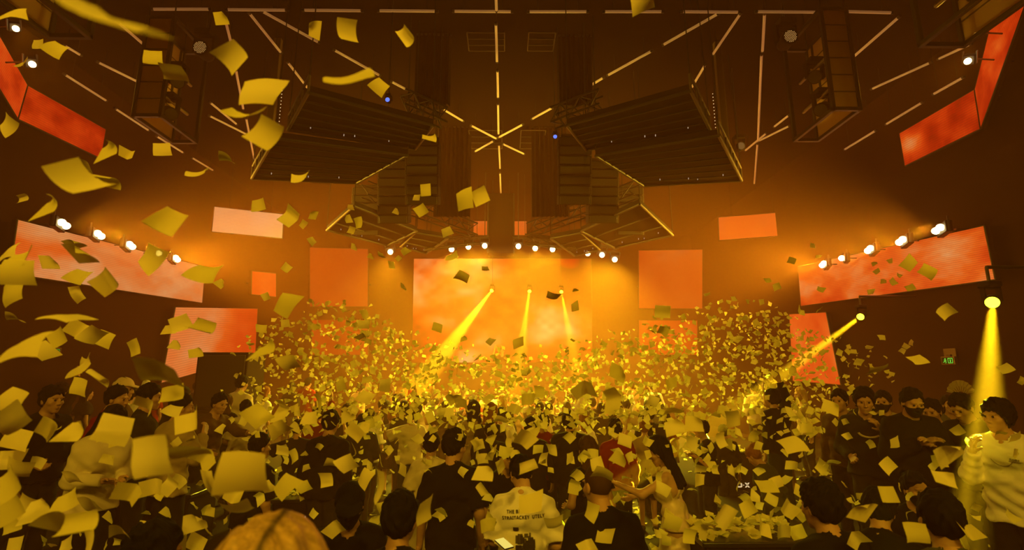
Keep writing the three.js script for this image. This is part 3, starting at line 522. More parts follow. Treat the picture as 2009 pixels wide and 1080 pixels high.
function bounds(list, pad) { const b = new THREE.Box3(); for (const [p, q, r, s] of list) { const m = Math.max(r, s); b.expandByPoint(p.clone().addScalar(m)).expandByPoint(p.clone().addScalar(-m)).expandByPoint(q.clone().addScalar(m)).expandByPoint(q.clone().addScalar(-m)); } b.expandByScalar(pad); return [b.min.toArray(), b.max.toArray()]; }
const lerpV = (a, b, t) => a.clone().lerp(b, t);
function personShapes(s) {                                   // geometries of one figure, 1.72 m tall, feet at 0, facing +z
  const J = skeleton(s), hi = s.detail ?? 0, out = { J }, cBody = [0.03, 0.018, 0.014][hi], cHead = [0.0105, 0.006, 0.0042][hi], cHand = [0.0085, 0.006, 0.004][hi], cCl = [0.026, 0.015, 0.011][hi], cHair = [0.014, 0.008, 0.006][hi];
  const T = torsoBones(J, s), AL = armBones(J, 'L'), AR = armBones(J, 'R'), LL = legBones(J, 'L'), LR = legBones(J, 'R'), all = [...T, ...AL, ...AR, ...LL, ...LR];
  const bodyF = capsules(all, 0.035), H = headField(J, s);
  const pieces = [nets(bodyF, ...bounds(all, 0.04), cBody)], hc = J.head;
  const neckF = capsules([[J.neck, J.neckT.clone().lerp(hc, 0.3), 0.06 * J.f, 0.052 * J.f]], 0.01);
  pieces.push(nets((x, y, z) => { const p = H.local(x, y, z); return smin(H.face(p.x, p.y, p.z), neckF(x, y, z), 0.02); }, [hc.x - 0.16, hc.y - 0.22, hc.z - 0.16], [hc.x + 0.16, hc.y + 0.16, hc.z + 0.16], cHead));
  for (const k of ['L', 'R']) if (!(s.noHand ?? '').includes(k)) pieces.push(handGeo(J, k, s, cHand));
  out.body = mergeGeometries(pieces);
  const hl = (s.hair === 'long') ? (s.hairLen ?? 0.3) + 0.08 : 0.16;
  if (s.hair !== 'none') out.hair = nets(hairField(s, H), [hc.x - 0.2, hc.y - hl, hc.z - 0.24], [hc.x + 0.2, hc.y + 0.21, hc.z + 0.2], cHair, s.hairColor);
  // top
  const loose = s.loose ?? 0.022, sleeve = s.sleeve ?? 0.62, hem = s.hem ?? 0.86, L = [...T.slice(0, 4).map(([a, b, r, q]) => [a, b, r + loose, q + loose]), ...T.slice(5, 7).map(([a, b, r, q]) => [a, b, r + 0.008, q + 0.012])], cuts = [];
  if (s.female && T.length > 7) L.push(...T.slice(7).map(([a, b, r, q]) => [a, b, r + loose, q + loose]));
  L.push([V(-0.075, hem - 0.02, -0.005), V(0.075, hem - 0.02, -0.005), 0.112 + loose, 0.112 + loose]);
  const sl = [];
  for (const k of ['L', 'R']) if (sleeve > 0) {
    const a = J['sh' + k], e = J['el' + k], w = J['wr' + k], ex = s.puff ?? 0.02;
    if (sleeve <= 1) { const end = lerpV(a, e, sleeve); sl.push([[a, end, 0.058 * J.f + loose * 0.7, 0.052 * J.f + loose + ex]]); cuts.push([end, e.clone().sub(a).normalize()]); }
    else { const end = lerpV(e, w, sleeve - 1); sl.push([[a, e, 0.058 * J.f + loose * 0.7, 0.046 * J.f + loose * 0.7 + ex * 0.5], [e, end, 0.046 * J.f + loose * 0.7 + ex * 0.5, 0.032 + loose * 0.4 + ex * 0.2]]); cuts.push([end, w.clone().sub(e).normalize()]); }
  }
  const tf = capsules(L, 0.05), sf = sl.map((q) => capsules(q, 0.02)), amp = s.fold ?? 0.006, neckCut = capsules([[J.neck.clone().add(V(0, -0.02, 0.02).applyQuaternion(J.up)), J.neckT.clone().add(V(0, 0.1, 0.03)), s.neckR ?? 0.068, 0.075]], 0.01);
  const collar = s.collar ? capsules([[J.U(-0.05, 1.452, -0.04), J.U(0.05, 1.452, -0.04), 0.03, 0.03], [J.U(-0.05, 1.452, -0.04), J.U(-0.075, 1.44, 0.03), 0.028, 0.024], [J.U(0.05, 1.452, -0.04), J.U(0.075, 1.44, 0.03), 0.028, 0.024], ...(s.hood ? [[J.U(-0.07, 1.42, -0.085), J.U(0.07, 1.42, -0.085), 0.05, 0.05], [J.U(0, 1.4, -0.1), J.U(0, 1.3, -0.12), 0.06, 0.03]] : [])], 0.03) : null;
  const topF = (x, y, z) => {
    let d = Math.max(tf(x, y, z), hem - y);
    for (let i = 0; i < sf.length; i++) { const [e, n] = cuts[i]; d = smin(d, Math.max(sf[i](x, y, z), (x - e.x) * n.x + (y - e.y) * n.y + (z - e.z) * n.z), 0.025); }
    if (collar) d = smin(d, collar(x, y, z), 0.012);
    d = Math.max(d, -neckCut(x, y, z));
    if (s.strap) d = Math.max(d, y - (1.3 + (Math.abs(Math.abs(x) - 0.09) < 0.02 ? 0.2 : 0) - (z < 0 ? s.strap : 0)));
    return d + wrinkle(x, y, z, amp);
  };
  if (s.top !== 'none') out.top = nets(topF, ...bounds([...L, ...sl.flat()], 0.05), cCl);
  out.topField = topF;
  // trousers, skirt or shorts
  const b = s.bottom ?? 'trousers', tb = s.bottomLoose ?? 0.018;
  if (b === 'skirt' || b === 'dress') {
    const end = s.skirtEnd ?? 0.55, top = b === 'dress' ? 1.02 : 1.0, w0 = 0.125, w1 = s.flare ?? 0.2;
    out.bottom = nets((x, y, z) => { const t = Math.min(1, Math.max(0, (top - y) / (top - end))), r = w0 + (w1 - w0) * t + 0.012 * t * Math.sin(Math.atan2(z, x) * 9); return Math.max((Math.hypot(x * 0.82, z) - r) * 0.8, y - top, end - y) + wrinkle(x, y, z, 0.004); }, [-0.36, end - 0.05, -0.3], [0.36, top + 0.05, 0.3], cCl);
  } else {
    const e = b === 'shorts' ? 0.5 : 0.08, ls = [T[3], ...LL.slice(0, 2), ...LR.slice(0, 2)].map(([p, q, r, w]) => [p, q, r + tb, w + tb + (b === 'shorts' ? 0.02 : 0.012)]), lf = capsules(ls, 0.03);
    out.bottom = nets((x, y, z) => Math.max(lf(x, y, z), y - Math.min(1.0, hem + 0.04), e - y) + wrinkle(x, y, z, 0.005), ...bounds(ls, 0.03), cCl);
  }
  const sh = (k) => capsules([[J['an' + k].clone().add(V(0, -0.03, -0.02)), J['to' + k].clone().add(V(0, 0.012, 0)), 0.052, 0.044]], 0.01);
  out.shoes = ['L', 'R'].map((k) => { const a = J['an' + k], f = sh(k); return nets((x, y, z) => Math.max(f(x, y, z), -y), [a.x - 0.1, -0.02, a.z - 0.11], [a.x + 0.14, 0.16, a.z + 0.25], Math.max(0.014, cCl * 0.8)); });
  if (s.mask) { const fq = H; out.mask = nets((x, y, z) => { const p = fq.local(x, y, z), d = fq.face(p.x, p.y, p.z) - 0.005; return Math.max(d, p.y + 0.022 - 0.02 * Math.max(0, 1 - Math.abs(p.x) / 0.02), -0.12 - p.y, 0.0 - p.z); }, [hc.x - 0.15, hc.y - 0.16, hc.z - 0.15], [hc.x + 0.15, hc.y + 0.1, hc.z + 0.15], Math.min(cHead, 0.006)); }
  if (s.cap) out.cap = nets((x, y, z) => { const p = H.local(x, y, z); const dome = Math.max(ell(p.x, p.y - 0.035, p.z + 0.012, 0.096, 0.115, 0.113), 0.045 - p.y), brim = Math.max(ell(p.x, (p.y - 0.05 + 0.25 * Math.max(0, p.z - 0.08)) * 1, p.z - 0.1, 0.085, 0.009, 0.09), -p.z + 0.06); return smin(dome, brim, 0.01); }, [hc.x - 0.22, hc.y - 0.12, hc.z - 0.22], [hc.x + 0.22, hc.y + 0.2, hc.z + 0.24], Math.max(0.005, cHead));
  out.tall = 0; for (const q of [out.body, out.hair, out.cap]) if (q) { q.computeBoundingBox(); if (q !== out.body || s.hair === 'none') out.tall = Math.max(out.tall, q.boundingBox.max.y); }
  out.tall = Math.max(1.55, out.tall);
  out.eyes = hi ? [-1, 1].map((e) => new THREE.SphereGeometry(0.0115, 10, 8).applyMatrix4(new THREE.Matrix4().compose(V(e * 0.031, 0.004, 0.0755).applyQuaternion(J.hq).add(hc), J.hq, V(1, 1, 1)))) : [];
  return out;
}
const SKIN = [[0.42, 0.24, 0.15], [0.5, 0.3, 0.2], [0.36, 0.2, 0.12]].map((c) => new THREE.MeshPhysicalMaterial({ color: new THREE.Color().setRGB(...c), roughness: 0.55 }));
const HAIR = { black: std([0.011, 0.009, 0.008], 0.78), brown: std([0.06, 0.03, 0.015], 0.75), blond: std([0.5, 0.33, 0.14], 0.7), copper: std([0.22, 0.09, 0.03], 0.75), vertex: new THREE.MeshStandardMaterial({ vertexColors: true, roughness: 0.5 }) };
const weave = dataTex(64, (u, v, x, y) => { const a = 205 + 25 * ((x + y) % 2) + 20 * hash(x, y, 5); return [a, a, a]; });
const fabrics = {};
const fabric = (c) => fabrics[c.join()] ??= new THREE.MeshPhysicalMaterial({ color: new THREE.Color().setRGB(...c), roughness: 0.92, specularIntensity: 0.2 });
const CL = { black: [0.009, 0.008, 0.008], char: [0.022, 0.02, 0.02], navy: [0.02, 0.022, 0.035], white: [0.78, 0.75, 0.7], cream: [0.62, 0.55, 0.42], tan: [0.32, 0.24, 0.14], red: [0.2, 0.012, 0.012], grey: [0.13, 0.125, 0.12], olive: [0.06, 0.062, 0.035], denim: [0.03, 0.045, 0.075], brown: [0.09, 0.05, 0.025], satin: [0.68, 0.55, 0.4] };
const DARK_EYE = std([0.02, 0.015, 0.012], 0.15), SHOE = std([0.03, 0.03, 0.03], 0.6), SHOE_W = std([0.6, 0.58, 0.55], 0.6), MASK = std([0.014, 0.014, 0.015], 0.85);
function putPerson(label, g, spec, pos, face, height, group) {
  const t = thing('person', label, 'person', pos, group), k = height / g.tall; t.rotation.y = face; t.scale.setScalar(k);
  part('body', g.body, SKIN[spec.skin ?? 0], t);
  for (const e of g.eyes) part('eye', e, DARK_EYE, t);
  if (g.hair && !(spec.noHair)) part('hair', g.hair, spec.hairColor ? HAIR.vertex : HAIR[spec.hairTone ?? 'black'], t);
  if (g.top) part(spec.topName ?? 'shirt', g.top, spec.topMat ?? fabric(CL[spec.topColor ?? 'black']), t);
  part(spec.bottom === 'skirt' || spec.bottom === 'dress' ? 'skirt' : spec.bottom === 'shorts' ? 'shorts' : 'trousers', g.bottom, spec.bottomMat ?? fabric(CL[spec.bottomColor ?? 'char']), t);
  for (const q of g.shoes) part('shoe', q, spec.whiteShoes ? SHOE_W : SHOE, t);
  if (g.mask) part('face_mask', g.mask, MASK, t);
  if (g.cap) part('cap', g.cap, fabric(CL[spec.capColor ?? 'black']), t);
  return t;
}
// head top at a pixel, d metres ahead, standing on ground level y0: the height follows and stays plausible
function person(label, px, py, d, y0, face, spec, group) {
  const p = atZ(px, py, d), h = Math.min(1.9, Math.max(1.5, p.y - y0 - (spec.hair === 'shaved' ? 0.0 : 0.01))), g = personShapes(spec), t = putPerson(label, g, spec, [p.x, y0, p.z], face, h, group);
  t.userData = { ...t.userData }; return { t, g, h };
}
// a print lying on the front or back of a garment
function printOn(P, name, map, cx, cy, w, h, side, mat = {}) {
  const f = P.g.topField, pos = [], uv = [], ix = [], nu = 16, nv = 20;
  for (let j = 0; j <= nv; j++) for (let i = 0; i <= nu; i++) {
    const x = cx - side * (i / nu - 0.5) * -w * (side > 0 ? 1 : 1), y = cy + (0.5 - j / nv) * h; let z = side * 0.4;
    for (let q = 0; q < 60; q++) { const d = f(x, y, z); if (d < 0.0025) break; z -= side * Math.max(0.0015, d * 0.7); if (side * z < -0.2) break; }
    pos.push(x, y, z + side * 0.006); uv.push(i / nu, 1 - j / nv);
  }
  for (let j = 0; j < nv; j++) for (let i = 0; i < nu; i++) { const q = j * (nu + 1) + i; ix.push(q, q + nu + 1, q + 1, q + 1, q + nu + 1, q + nu + 2); }
  const g = new THREE.BufferGeometry(); g.setAttribute('position', new THREE.Float32BufferAttribute(pos, 3)); g.setAttribute('uv', new THREE.Float32BufferAttribute(uv, 2)); g.setIndex(ix); g.computeVertexNormals();
  return part(name, g, new THREE.MeshStandardMaterial({ map, transparent: true, roughness: 0.8, polygonOffset: true, polygonOffsetFactor: -2, ...mat }), P.t);
}
const STAGE = Math.PI, CAM = 0, LEFT = -Math.PI / 2, RIGHT = Math.PI / 2;   // the ways a figure can face
// ------------------------------------------------------------------ the people near the camera, one by one
const N = (a) => a; // readability
{ // man in the black T-shirt
  const P = person('man in black T-shirt and glasses with his back turned, looking aside', 889, 836, 4.6, 0, STAGE + 0.12, { detail: 2, turn: -0.75, nod: 0.1, hair: 'short', fluff: 0.016, sleeve: 0.85, hem: 0.84, loose: 0.022, fold: 0.007, puff: 0.014, topColor: 'black', bottomColor: 'char' });
  const hq = P.g.J.hq, hc = P.g.J.head, loc = (x, y, z) => V(x, y, z).applyQuaternion(hq).add(hc), gl = [];
  for (const e of [-1, 1]) gl.push(new THREE.TorusGeometry(0.024, 0.0022, 6, 18).applyMatrix4(new THREE.Matrix4().compose(loc(e * 0.032, 0.004, 0.103), hq, V(1, 1, 1))), rod(loc(e * 0.056, 0.008, 0.1), loc(e * 0.08, 0.008, 0.0), 0.002, 5));
  gl.push(rod(loc(-0.009, 0.006, 0.105), loc(0.009, 0.006, 0.105), 0.002, 5));
  part('glasses', mergeGeometries(gl), std([0.5, 0.4, 0.2], 0.3, 0.9), P.t);
}
{ // man in the white printed T-shirt
  const P = person('man in white T-shirt with dark print on the back, head bent over a phone', 1026, 893, 4.05, 0, STAGE - 0.05, { detail: 2, nod: 0.5, lean: 0.1, turn: 0.35, hair: 'short', sleeve: 0.92, hem: 0.74, loose: 0.024, fold: 0.008, puff: 0.024, armL: 'phone', neckR: 0.058, armR: [[0.08, -0.27, 0.0], [0.0, -0.4, 0.2]], topColor: 'white', bottomColor: 'black', skin: 1 });
  const tex = canvasTex(512, 768, (c, w, h) => {
    c.fillStyle = '#241a10'; c.textAlign = 'center'; c.font = 'bold 46px sans-serif'; c.save(); c.translate(w / 2, 60); c.rotate(-0.06);
    c.fillText('THE BEST &  ICA', 0, 0); c.fillText('STRAITACKEY  UTELY', 0, 58, 470); c.restore();
    for (let k = 0; k < 26; k++) { const x = 170 + 210 * hash(k, 1, 2), y = 260 + 190 * hash(k, 3, 4); c.globalAlpha = 0.75; c.fillRect(x, y, 18 + 34 * hash(k, 5, 1), 24 + 70 * hash(k, 6, 1)); }
    c.globalAlpha = 1; c.fillRect(285, 330, 95, 150); c.fillRect(180, 370, 60, 110); c.fillRect(150, 205, 60, 36);
    c.font = '17px sans-serif'; c.fillText('~~~~~~~~~~', 400, 240); c.fillText('--------------------', 256, 590);
    for (let k = 0; k < 6; k++) c.fillRect(110 + 14 * hash(k, 2, 9), 630 + k * 15, 270 - 40 * hash(k, 4, 9), 5);
  });
  printOn(P, 'back_print', tex, 0, 1.12, 0.36, 0.54, -1);
  const w = P.g.J.wrL, ph = thing('phone', 'phone with a bright yellow screen held by the man in the printed T-shirt', 'phone', atZ(989, 1068, 3.75));
  ph.rotation.set(-1.42, 0, 0.5); part('case', rbox(0.072, 0.15, 0.009, 0.004), M.black, ph); part('screen', box(0.066, 0.14, 0.002, 0, 0, 0.0055), glow([1, 0.8, 0.15], 0.9), ph);
}
person('man with cropped hair in a black top, back turned, confetti on his head', 1179, 913, 3.35, 0, STAGE + 0.2, { detail: 2, hair: 'shaved', hairTone: 'brown', turn: 0.25, nod: 0.12, sleeve: 1.9, loose: 0.03, topColor: 'black' });
person('dark-haired person in a black top with bare neck, beside the raised hand', 783, 958, 2.8, 0, STAGE - 0.1, { detail: 2, hair: 'short', fluff: 0.018, sleeve: 0.8, loose: 0.03, topColor: 'black', turn: -0.2 });
const capman = person('man in black with a cap and face mask facing the crowd\'s back', 690, 936, 3.4, 0, CAM + 0.25, { detail: 2, hair: 'short', cap: true, mask: true, nod: 0.25, armR: 'bent', armL: 'phone', sleeve: 1.8, loose: 0.03, topColor: 'black' });
{ // blonde in the foreground; the parting shows dark roots
  const P = person('blonde-haired person close by with a dark parting and one hand raised', 517, 1003, 0.86, 0.4, STAGE + 0.05, {
    detail: 2, hair: 'long', female: true, hairLen: 0.24, fluff: 0.026, nod: 0.1, fringe: 0.03, armR: [[0.06, -0.2, 0.1], [0.115, 0.09, 0.13]], armL: 'down', thumbR: [0.95, 0.1, 0.1], curlR: 0.35, sleeve: 1.5, loose: 0.03, topColor: 'black', skin: 1,
    hairColor: (x, y, z) => { const a = Math.atan2(x, -(z - 0.02)) * 20, st = 0.72 + 0.28 * Math.sin(a + 2.2 * Math.sin(a * 0.31)) * Math.cos(a * 2.3), part_ = Math.exp(-((x + 0.012 + 0.07 * (z + 0.03)) ** 2) / 0.00004) * (y > 1.6 ? 1 : 0), k = Math.max(0.05, st) * (1 - 0.93 * part_); return [0.62 * k, 0.4 * k, 0.15 * k]; } });
}
person('dark-haired head rising from a black collar beside the blonde hair', 292, 1015, 2.25, 0, STAGE - 0.3, { detail: 2, hair: 'full', fluff: 0.02, sleeve: 1.9, loose: 0.03, topColor: 'black', turn: -0.3 });
{ // woman in the satin slip dress
  person('woman in a pale satin slip dress with long dark hair, arms stretched out', 1318, 852, 5.0, 0, LEFT - 0.5, { detail: 2, female: true, hair: 'long', hairLen: 0.34, fluff: 0.02, lean: 0.14, nod: 0.2, armR: [[0.1, -0.14, 0.2], [0.06, -0.2, 0.44]], armL: [[0.1, -0.1, 0.22], [0.06, 0.0, 0.46]], sleeve: 0, strap: 0.1, hem: 0.95, loose: 0.016, neckR: 0.075, bottom: 'dress', skirtEnd: 0.58, flare: 0.2, step: 0.16, skin: 1,
    topName: 'dress_top', topMat: new THREE.MeshPhysicalMaterial({ color: new THREE.Color().setRGB(...CL.satin), roughness: 0.35, sheen: 0.6 }), bottomMat: new THREE.MeshPhysicalMaterial({ color: new THREE.Color().setRGB(...CL.satin), roughness: 0.35, sheen: 0.6 }) });
}
person('broad man in a black shirt with short black hair, before the paper-heaped table', 1617, 933, 2.9, 0, STAGE + 0.35, { detail: 2, hair: 'short', fluff: 0.018, sleeve: 0.9, loose: 0.035, bulk: 1.1, topColor: 'black' });
person('man in black bending his head with a torn sheet on his shoulder', 1716, 958, 3.3, 0, RIGHT + 0.9, { detail: 2, hair: 'short', fluff: 0.02, nod: 0.4, lean: 0.12, sleeve: 1.9, topColor: 'black' });
person('man in a black mask and black shirt facing the camera, red light on his forehead', 1784, 919, 4.0, 0, CAM - 0.1, { detail: 2, hair: 'short', mask: true, sleeve: 0.9, loose: 0.03, topColor: 'black', armL: 'bent' });
person('man with short hair in a dark olive jacket, back turned, below the yellow beam', 1844, 955, 2.6, 0, STAGE - 0.25, { detail: 2, hair: 'short', sleeve: 1.95, loose: 0.04, collar: true, topColor: 'olive' });
{ // man in the cream sweater
  const P = person('man in a cream sweater with a necklace, lifting a cigarette to his mouth', 1956, 776, 4.25, 0.4, LEFT + 0.55, { detail: 2, hair: 'full', fluff: 0.024, fringe: 0.02, turn: -0.45, sleeve: 1.92, loose: 0.03, puff: 0.022, hem: 0.78, fold: 0.008, armR: [[0.07, -0.25, 0.1], [-0.02, -0.02, 0.25]], armL: 'down', topColor: 'white', bottomColor: 'black', topName: 'sweater', skin: 1, collar: false });
  const tex = canvasTex(256, 128, (c) => { c.fillStyle = '#1c1510'; c.font = 'italic bold 58px serif'; c.fillText('Sons', 40, 66); c.fillRect(30, 78, 190, 7); c.fillRect(60, 92, 130, 6); });
  printOn(P, 'chest_print', tex, 0.085, 1.28, 0.12, 0.06, 1);
  const pts = []; for (let k = 0; k <= 20; k++) { const a = (k / 20 - 0.5) * 1.9, x = 0.085 * Math.sin(a), y = 1.4 - 0.17 * Math.cos(a * 0.83); let z = 0.4; for (let q = 0; q < 60; q++) { const d = P.g.topField(x, y, z); if (d < 0.002) break; z -= Math.max(0.0015, d * 0.7); } pts.push(V(x, y, z + 0.006)); }
  part('necklace', new THREE.TubeGeometry(new THREE.CatmullRomCurve3(pts), 40, 0.0025, 5), M.steel, P.t);
  const J = P.g.J, d = J.wrR.clone().sub(J.elR).normalize(), c0 = J.wrR.clone().addScaledVector(d, 0.12);
  P.t.updateMatrixWorld(true); const cp = c0.applyMatrix4(P.t.matrixWorld);
  const cig = thing('cigarette', 'small white cigarette with a glowing tip held at the lips', 'cigarette', cp); cig.rotation.set(0.3, 0.2, 1.2);
  part('paper', cyl(0.004, 0.004, 0.07, 8), SHOE_W, cig); part('ember_light', cyl(0.004, 0.003, 0.006, 8, 0, 0.038, 0), glow([1, 0.4, 0.08], 3), cig);
}
const RG = 'guests standing on the right platform';
{
  const P = person('man in a dark varsity jacket with a pale stripe, hand at his face', 1690, 755, 5.6, 0.4, CAM - 0.5, { detail: 1, hair: 'full', fluff: 0.02, armL: 'mouth', armR: 'bent', sleeve: 1.9, loose: 0.035, topName: 'jacket', topColor: 'char', collar: true, nod: 0.15 });
  const stripe = []; for (let k = 0; k <= 16; k++) { const a = (k / 16 - 0.5) * 2.6, x = 0.1 * Math.sin(a), y = 1.37 - 0.12 * Math.cos(a * 0.7); let z = 0.4; for (let q = 0; q < 60; q++) { const d = P.g.topField(x, y, z); if (d < 0.002) break; z -= Math.max(0.0015, d * 0.7); } stripe.push(V(x, y, z + 0.004)); }
  part('collar_stripe', new THREE.TubeGeometry(new THREE.CatmullRomCurve3(stripe), 30, 0.011, 6), fabric(CL.cream), P.t);
}
const tanMan = person('man with a black mask and a tan plaid shirt beside the varsity jacket', 1731, 763, 6.3, 0.4, LEFT + 0.7, { detail: 1, hair: 'full', mask: true, sleeve: 1.9, loose: 0.04, topColor: 'tan' });
printOn(tanMan, 'hem_print', canvasTex(64, 64, (c) => { c.fillStyle = '#e8dcc8'; c.font = 'bold 50px sans-serif'; c.fillText('IE', 6, 50); }), 0.0, 0.93, 0.07, 0.07, 1);
const reader = person('man in a black mask and dark hooded jacket looking at his phone', 1776, 756, 5.1, 0.4, CAM - 0.15, { detail: 1, hair: 'short', mask: true, nod: 0.3, armL: 'pray', armR: 'pray', sleeve: 1.95, loose: 0.05, collar: true, hood: true, topName: 'jacket', topColor: 'black' });
person('man in a dark grey top resting his cheek on his hand between two taller men', 1829, 778, 5.6, 0.4, LEFT + 0.5, { detail: 1, hair: 'full', armR: 'mouth', sleeve: 1.9, topColor: 'grey', nod: 0.2 });
person('man in a buttoned black jacket looking down beside the yellow beam', 1892, 767, 5.0, 0.4, LEFT + 0.3, { detail: 1, hair: 'full', nod: 0.45, sleeve: 1.95, loose: 0.045, collar: true, topName: 'jacket', topColor: 'black', armR: 'bent' });
person('man in a tan patterned jacket at the end of the row by the wall screen', 1647, 760, 6.2, 0.4, LEFT + 0.6, { detail: 1, hair: 'full', sleeve: 1.9, topColor: 'brown', topName: 'jacket' });
const fanner = person('woman holding up an open pleated fan behind the black jacket', 1856, 772, 7.2, 0.4, CAM - 0.3, { detail: 1, female: true, hair: 'long', armL: [[0.12, -0.16, 0.12], [0.16, 0.02, 0.2]], sleeve: 0.8, topColor: 'grey' });
{ // the fan
  const p = atZ(1886, 776, 7.0), t = thing('hand_fan', 'open pleated paper fan held above the crowd', 'fan', p), n = 18, pos = [];
  for (let k = 0; k < n; k++) { const a0 = -1.35 + 2.7 * k / n, a1 = -1.35 + 2.7 * (k + 1) / n, z0 = k % 2 ? 0.008 : -0.008, z1 = -z0, Q = (r, a, z) => [r * Math.sin(a), r * Math.cos(a), z]; const q = [Q(0.05, a0, 0), Q(0.05, a1, 0), Q(0.2, a1, z1), Q(0.2, a0, z0)]; for (const i of [0, 1, 2, 0, 2, 3]) pos.push(...q[i]); }
  const g = new THREE.BufferGeometry(); g.setAttribute('position', new THREE.Float32BufferAttribute(pos, 3)); g.computeVertexNormals(); part('leaf', g, std([0.5, 0.4, 0.28], 0.8), t);
  for (let k = 0; k <= 9; k++) { const a = -1.35 + 2.7 * k / 9; part('rib', rod(V(0, -0.03, 0.004), V(0.12 * Math.sin(a), 0.12 * Math.cos(a), 0.004), 0.003, 4), std([0.2, 0.1, 0.04], 0.6), t); }
}
// left platform
person('man in a black suit jacket and pale face mask, turned towards the dancers', 100, 752, 5.3, 0.4, RIGHT - 0.2, { detail: 1, hair: 'full', sleeve: 1.95, loose: 0.04, collar: true, topName: 'jacket', topColor: 'black', armR: 'bent', armL: 'bent' });
person('man with short hair in a dark red shirt behind the seated woman', 222, 752, 5.6, 0.4, RIGHT + 0.2, { detail: 1, hair: 'short', sleeve: 0.8, topColor: 'red', nod: 0.1 });
person('woman in a cream sweater with a dark ponytail looking at a phone', 207, 789, 4.6, 0.4, RIGHT - 0.5, { detail: 2, female: true, hair: 'long', hairLen: 0.22, nod: 0.3, lean: 0.2, armL: 'phone', armR: 'phone', sleeve: 1.95, loose: 0.03, puff: 0.02, hem: 0.82, topName: 'sweater', topColor: 'cream', bottomColor: 'black' });
person('man in a dark leather jacket with lapels beside the tan sweater', 288, 748, 5.5, 0.4, RIGHT + 0.5, { detail: 1, hair: 'full', sleeve: 1.95, collar: true, topName: 'jacket', topColor: 'char', armR: 'bent' });
person('man in a tan sweater seen from behind, chin resting on his hand', 352, 768, 5.2, 0.4, STAGE - 0.5, { detail: 2, hair: 'short', turn: -0.4, sleeve: 1.95, loose: 0.03, puff: 0.015, hem: 0.8, topName: 'sweater', topColor: 'tan', armR: 'mouth' });
person('person in a black jacket holding a pale arm out beside the big falling sheets', 14, 778, 4.8, 0.4, RIGHT, { detail: 1, hair: 'short', armR: 'bent', sleeve: 1.2, topColor: 'black' });
person('woman in a pink flowered bucket hat on the platform behind the red shirt', 238, 738, 6.6, 0.4, RIGHT + 0.2, { detail: 1, female: true, hair: 'long', cap: true, capColor: 'satin', sleeve: 1.9, topColor: 'brown' });
person('man in a white football jersey seen from behind on the platform', 483, 782, 7.6, 0.4, STAGE + 0.3, { detail: 1, hair: 'short', sleeve: 0.9, loose: 0.035, topColor: 'cream', armL: 'bent' });
person('man in a white top on the platform before the dark speaker stack', 474, 722, 9.2, 0.4, STAGE - 0.2, { detail: 1, hair: 'short', sleeve: 0.9, topColor: 'cream' });
person('man in a dark brown jacket leaning over the table with bottles', 415, 768, 6.8, 0.4, RIGHT - 0.3, { detail: 1, hair: 'short', lean: 0.2, sleeve: 1.9, topColor: 'brown', armL: 'reach', armR: 'bent' });
// the dancers in the middle that can be told apart
const DG = undefined;
person('woman in a cream top and pale skirt with dark hair, back turned', 846, 843, 5.6, 0, STAGE, { detail: 1, female: true, hair: 'short', sleeve: 0.8, loose: 0.03, topColor: 'cream', bottom: 'skirt', bottomColor: 'cream', armL: 'bent' });
person('woman in a beige dress with long dark hair among the dancers', 930, 782, 8.6, 0, STAGE + 0.1, { detail: 1, female: true, hair: 'long', hairLen: 0.25, sleeve: 0.6, loose: 0.016, topColor: 'tan', bottom: 'dress', bottomColor: 'tan', skirtEnd: 0.5 });
person('woman with long copper hair in a black dress among the dancers', 962, 787, 8.0, 0, STAGE - 0.1, { detail: 1, female: true, hair: 'long', hairLen: 0.36, hairTone: 'copper', fluff: 0.022, sleeve: 1.6, topColor: 'black', bottom: 'dress', bottomColor: 'black', skirtEnd: 0.4 });
person('taller blonde woman in a dark top behind the copper-haired woman', 986, 768, 11, 0, STAGE, { detail: 1, female: true, hair: 'long', hairLen: 0.4, hairTone: 'blond', fluff: 0.02, sleeve: 1.6, topColor: 'char' });
person('person in a dark red top in the middle of the dancers', 1066, 808, 7.6, 0, STAGE, { detail: 1, hair: 'short', sleeve: 1.8, topColor: 'red' });
person('man in a black jacket with short curly hair, a paper square on his back', 1118, 803, 7.2, 0, STAGE - 0.1, { detail: 1, hair: 'full', fluff: 0.024, sleeve: 1.95, loose: 0.045, collar: true, topName: 'jacket', topColor: 'black' });
person('woman with long brown hair in a black crop top and beige trousers', 1155, 852, 5.2, 0, STAGE + 0.25, { detail: 1, female: true, hair: 'long', hairLen: 0.4, hairTone: 'brown', hem: 1.02, loose: 0.014, sleeve: 0.5, topColor: 'black', bottomColor: 'cream', armL: 'bent' });
person('person in a red jacket beside the woman in the satin dress', 1208, 818, 7.0, 0, STAGE + 0.2, { detail: 1, hair: 'full', sleeve: 1.9, topColor: 'red' });
person('man in a black T-shirt crossing his arms beside the box table', 1380, 820, 7.4, 0, LEFT, { detail: 1, hair: 'short', sleeve: 0.85, topColor: 'black', armL: 'pray', armR: 'pray' });
person('man in a black shirt with a fur collar, back turned behind falling squares', 648, 795, 6.2, 0, STAGE - 0.1, { detail: 1, hair: 'short', sleeve: 1.9, collar: true, hood: true, topName: 'jacket', topColor: 'black' });
person('man in a black shirt with dark hair lit red at the temple', 506, 846, 5.4, 0, STAGE - 0.4, { detail: 1, hair: 'short', sleeve: 0.9, topColor: 'black', turn: -0.3 });
person('woman with light hair bending down by the table with the glowing sign', 1517, 905, 6.2, 0, STAGE + 0.6, { detail: 1, female: true, hair: 'bun', hairTone: 'copper', lean: 0.35, nod: 0.3, sleeve: 1.9, topColor: 'olive' });
person('man in a dark cap facing the dancers beside the striped top', 990, 868, 5.6, 0, CAM + 0.5, { detail: 1, hair: 'short', cap: true, sleeve: 0.9, topColor: 'black' });
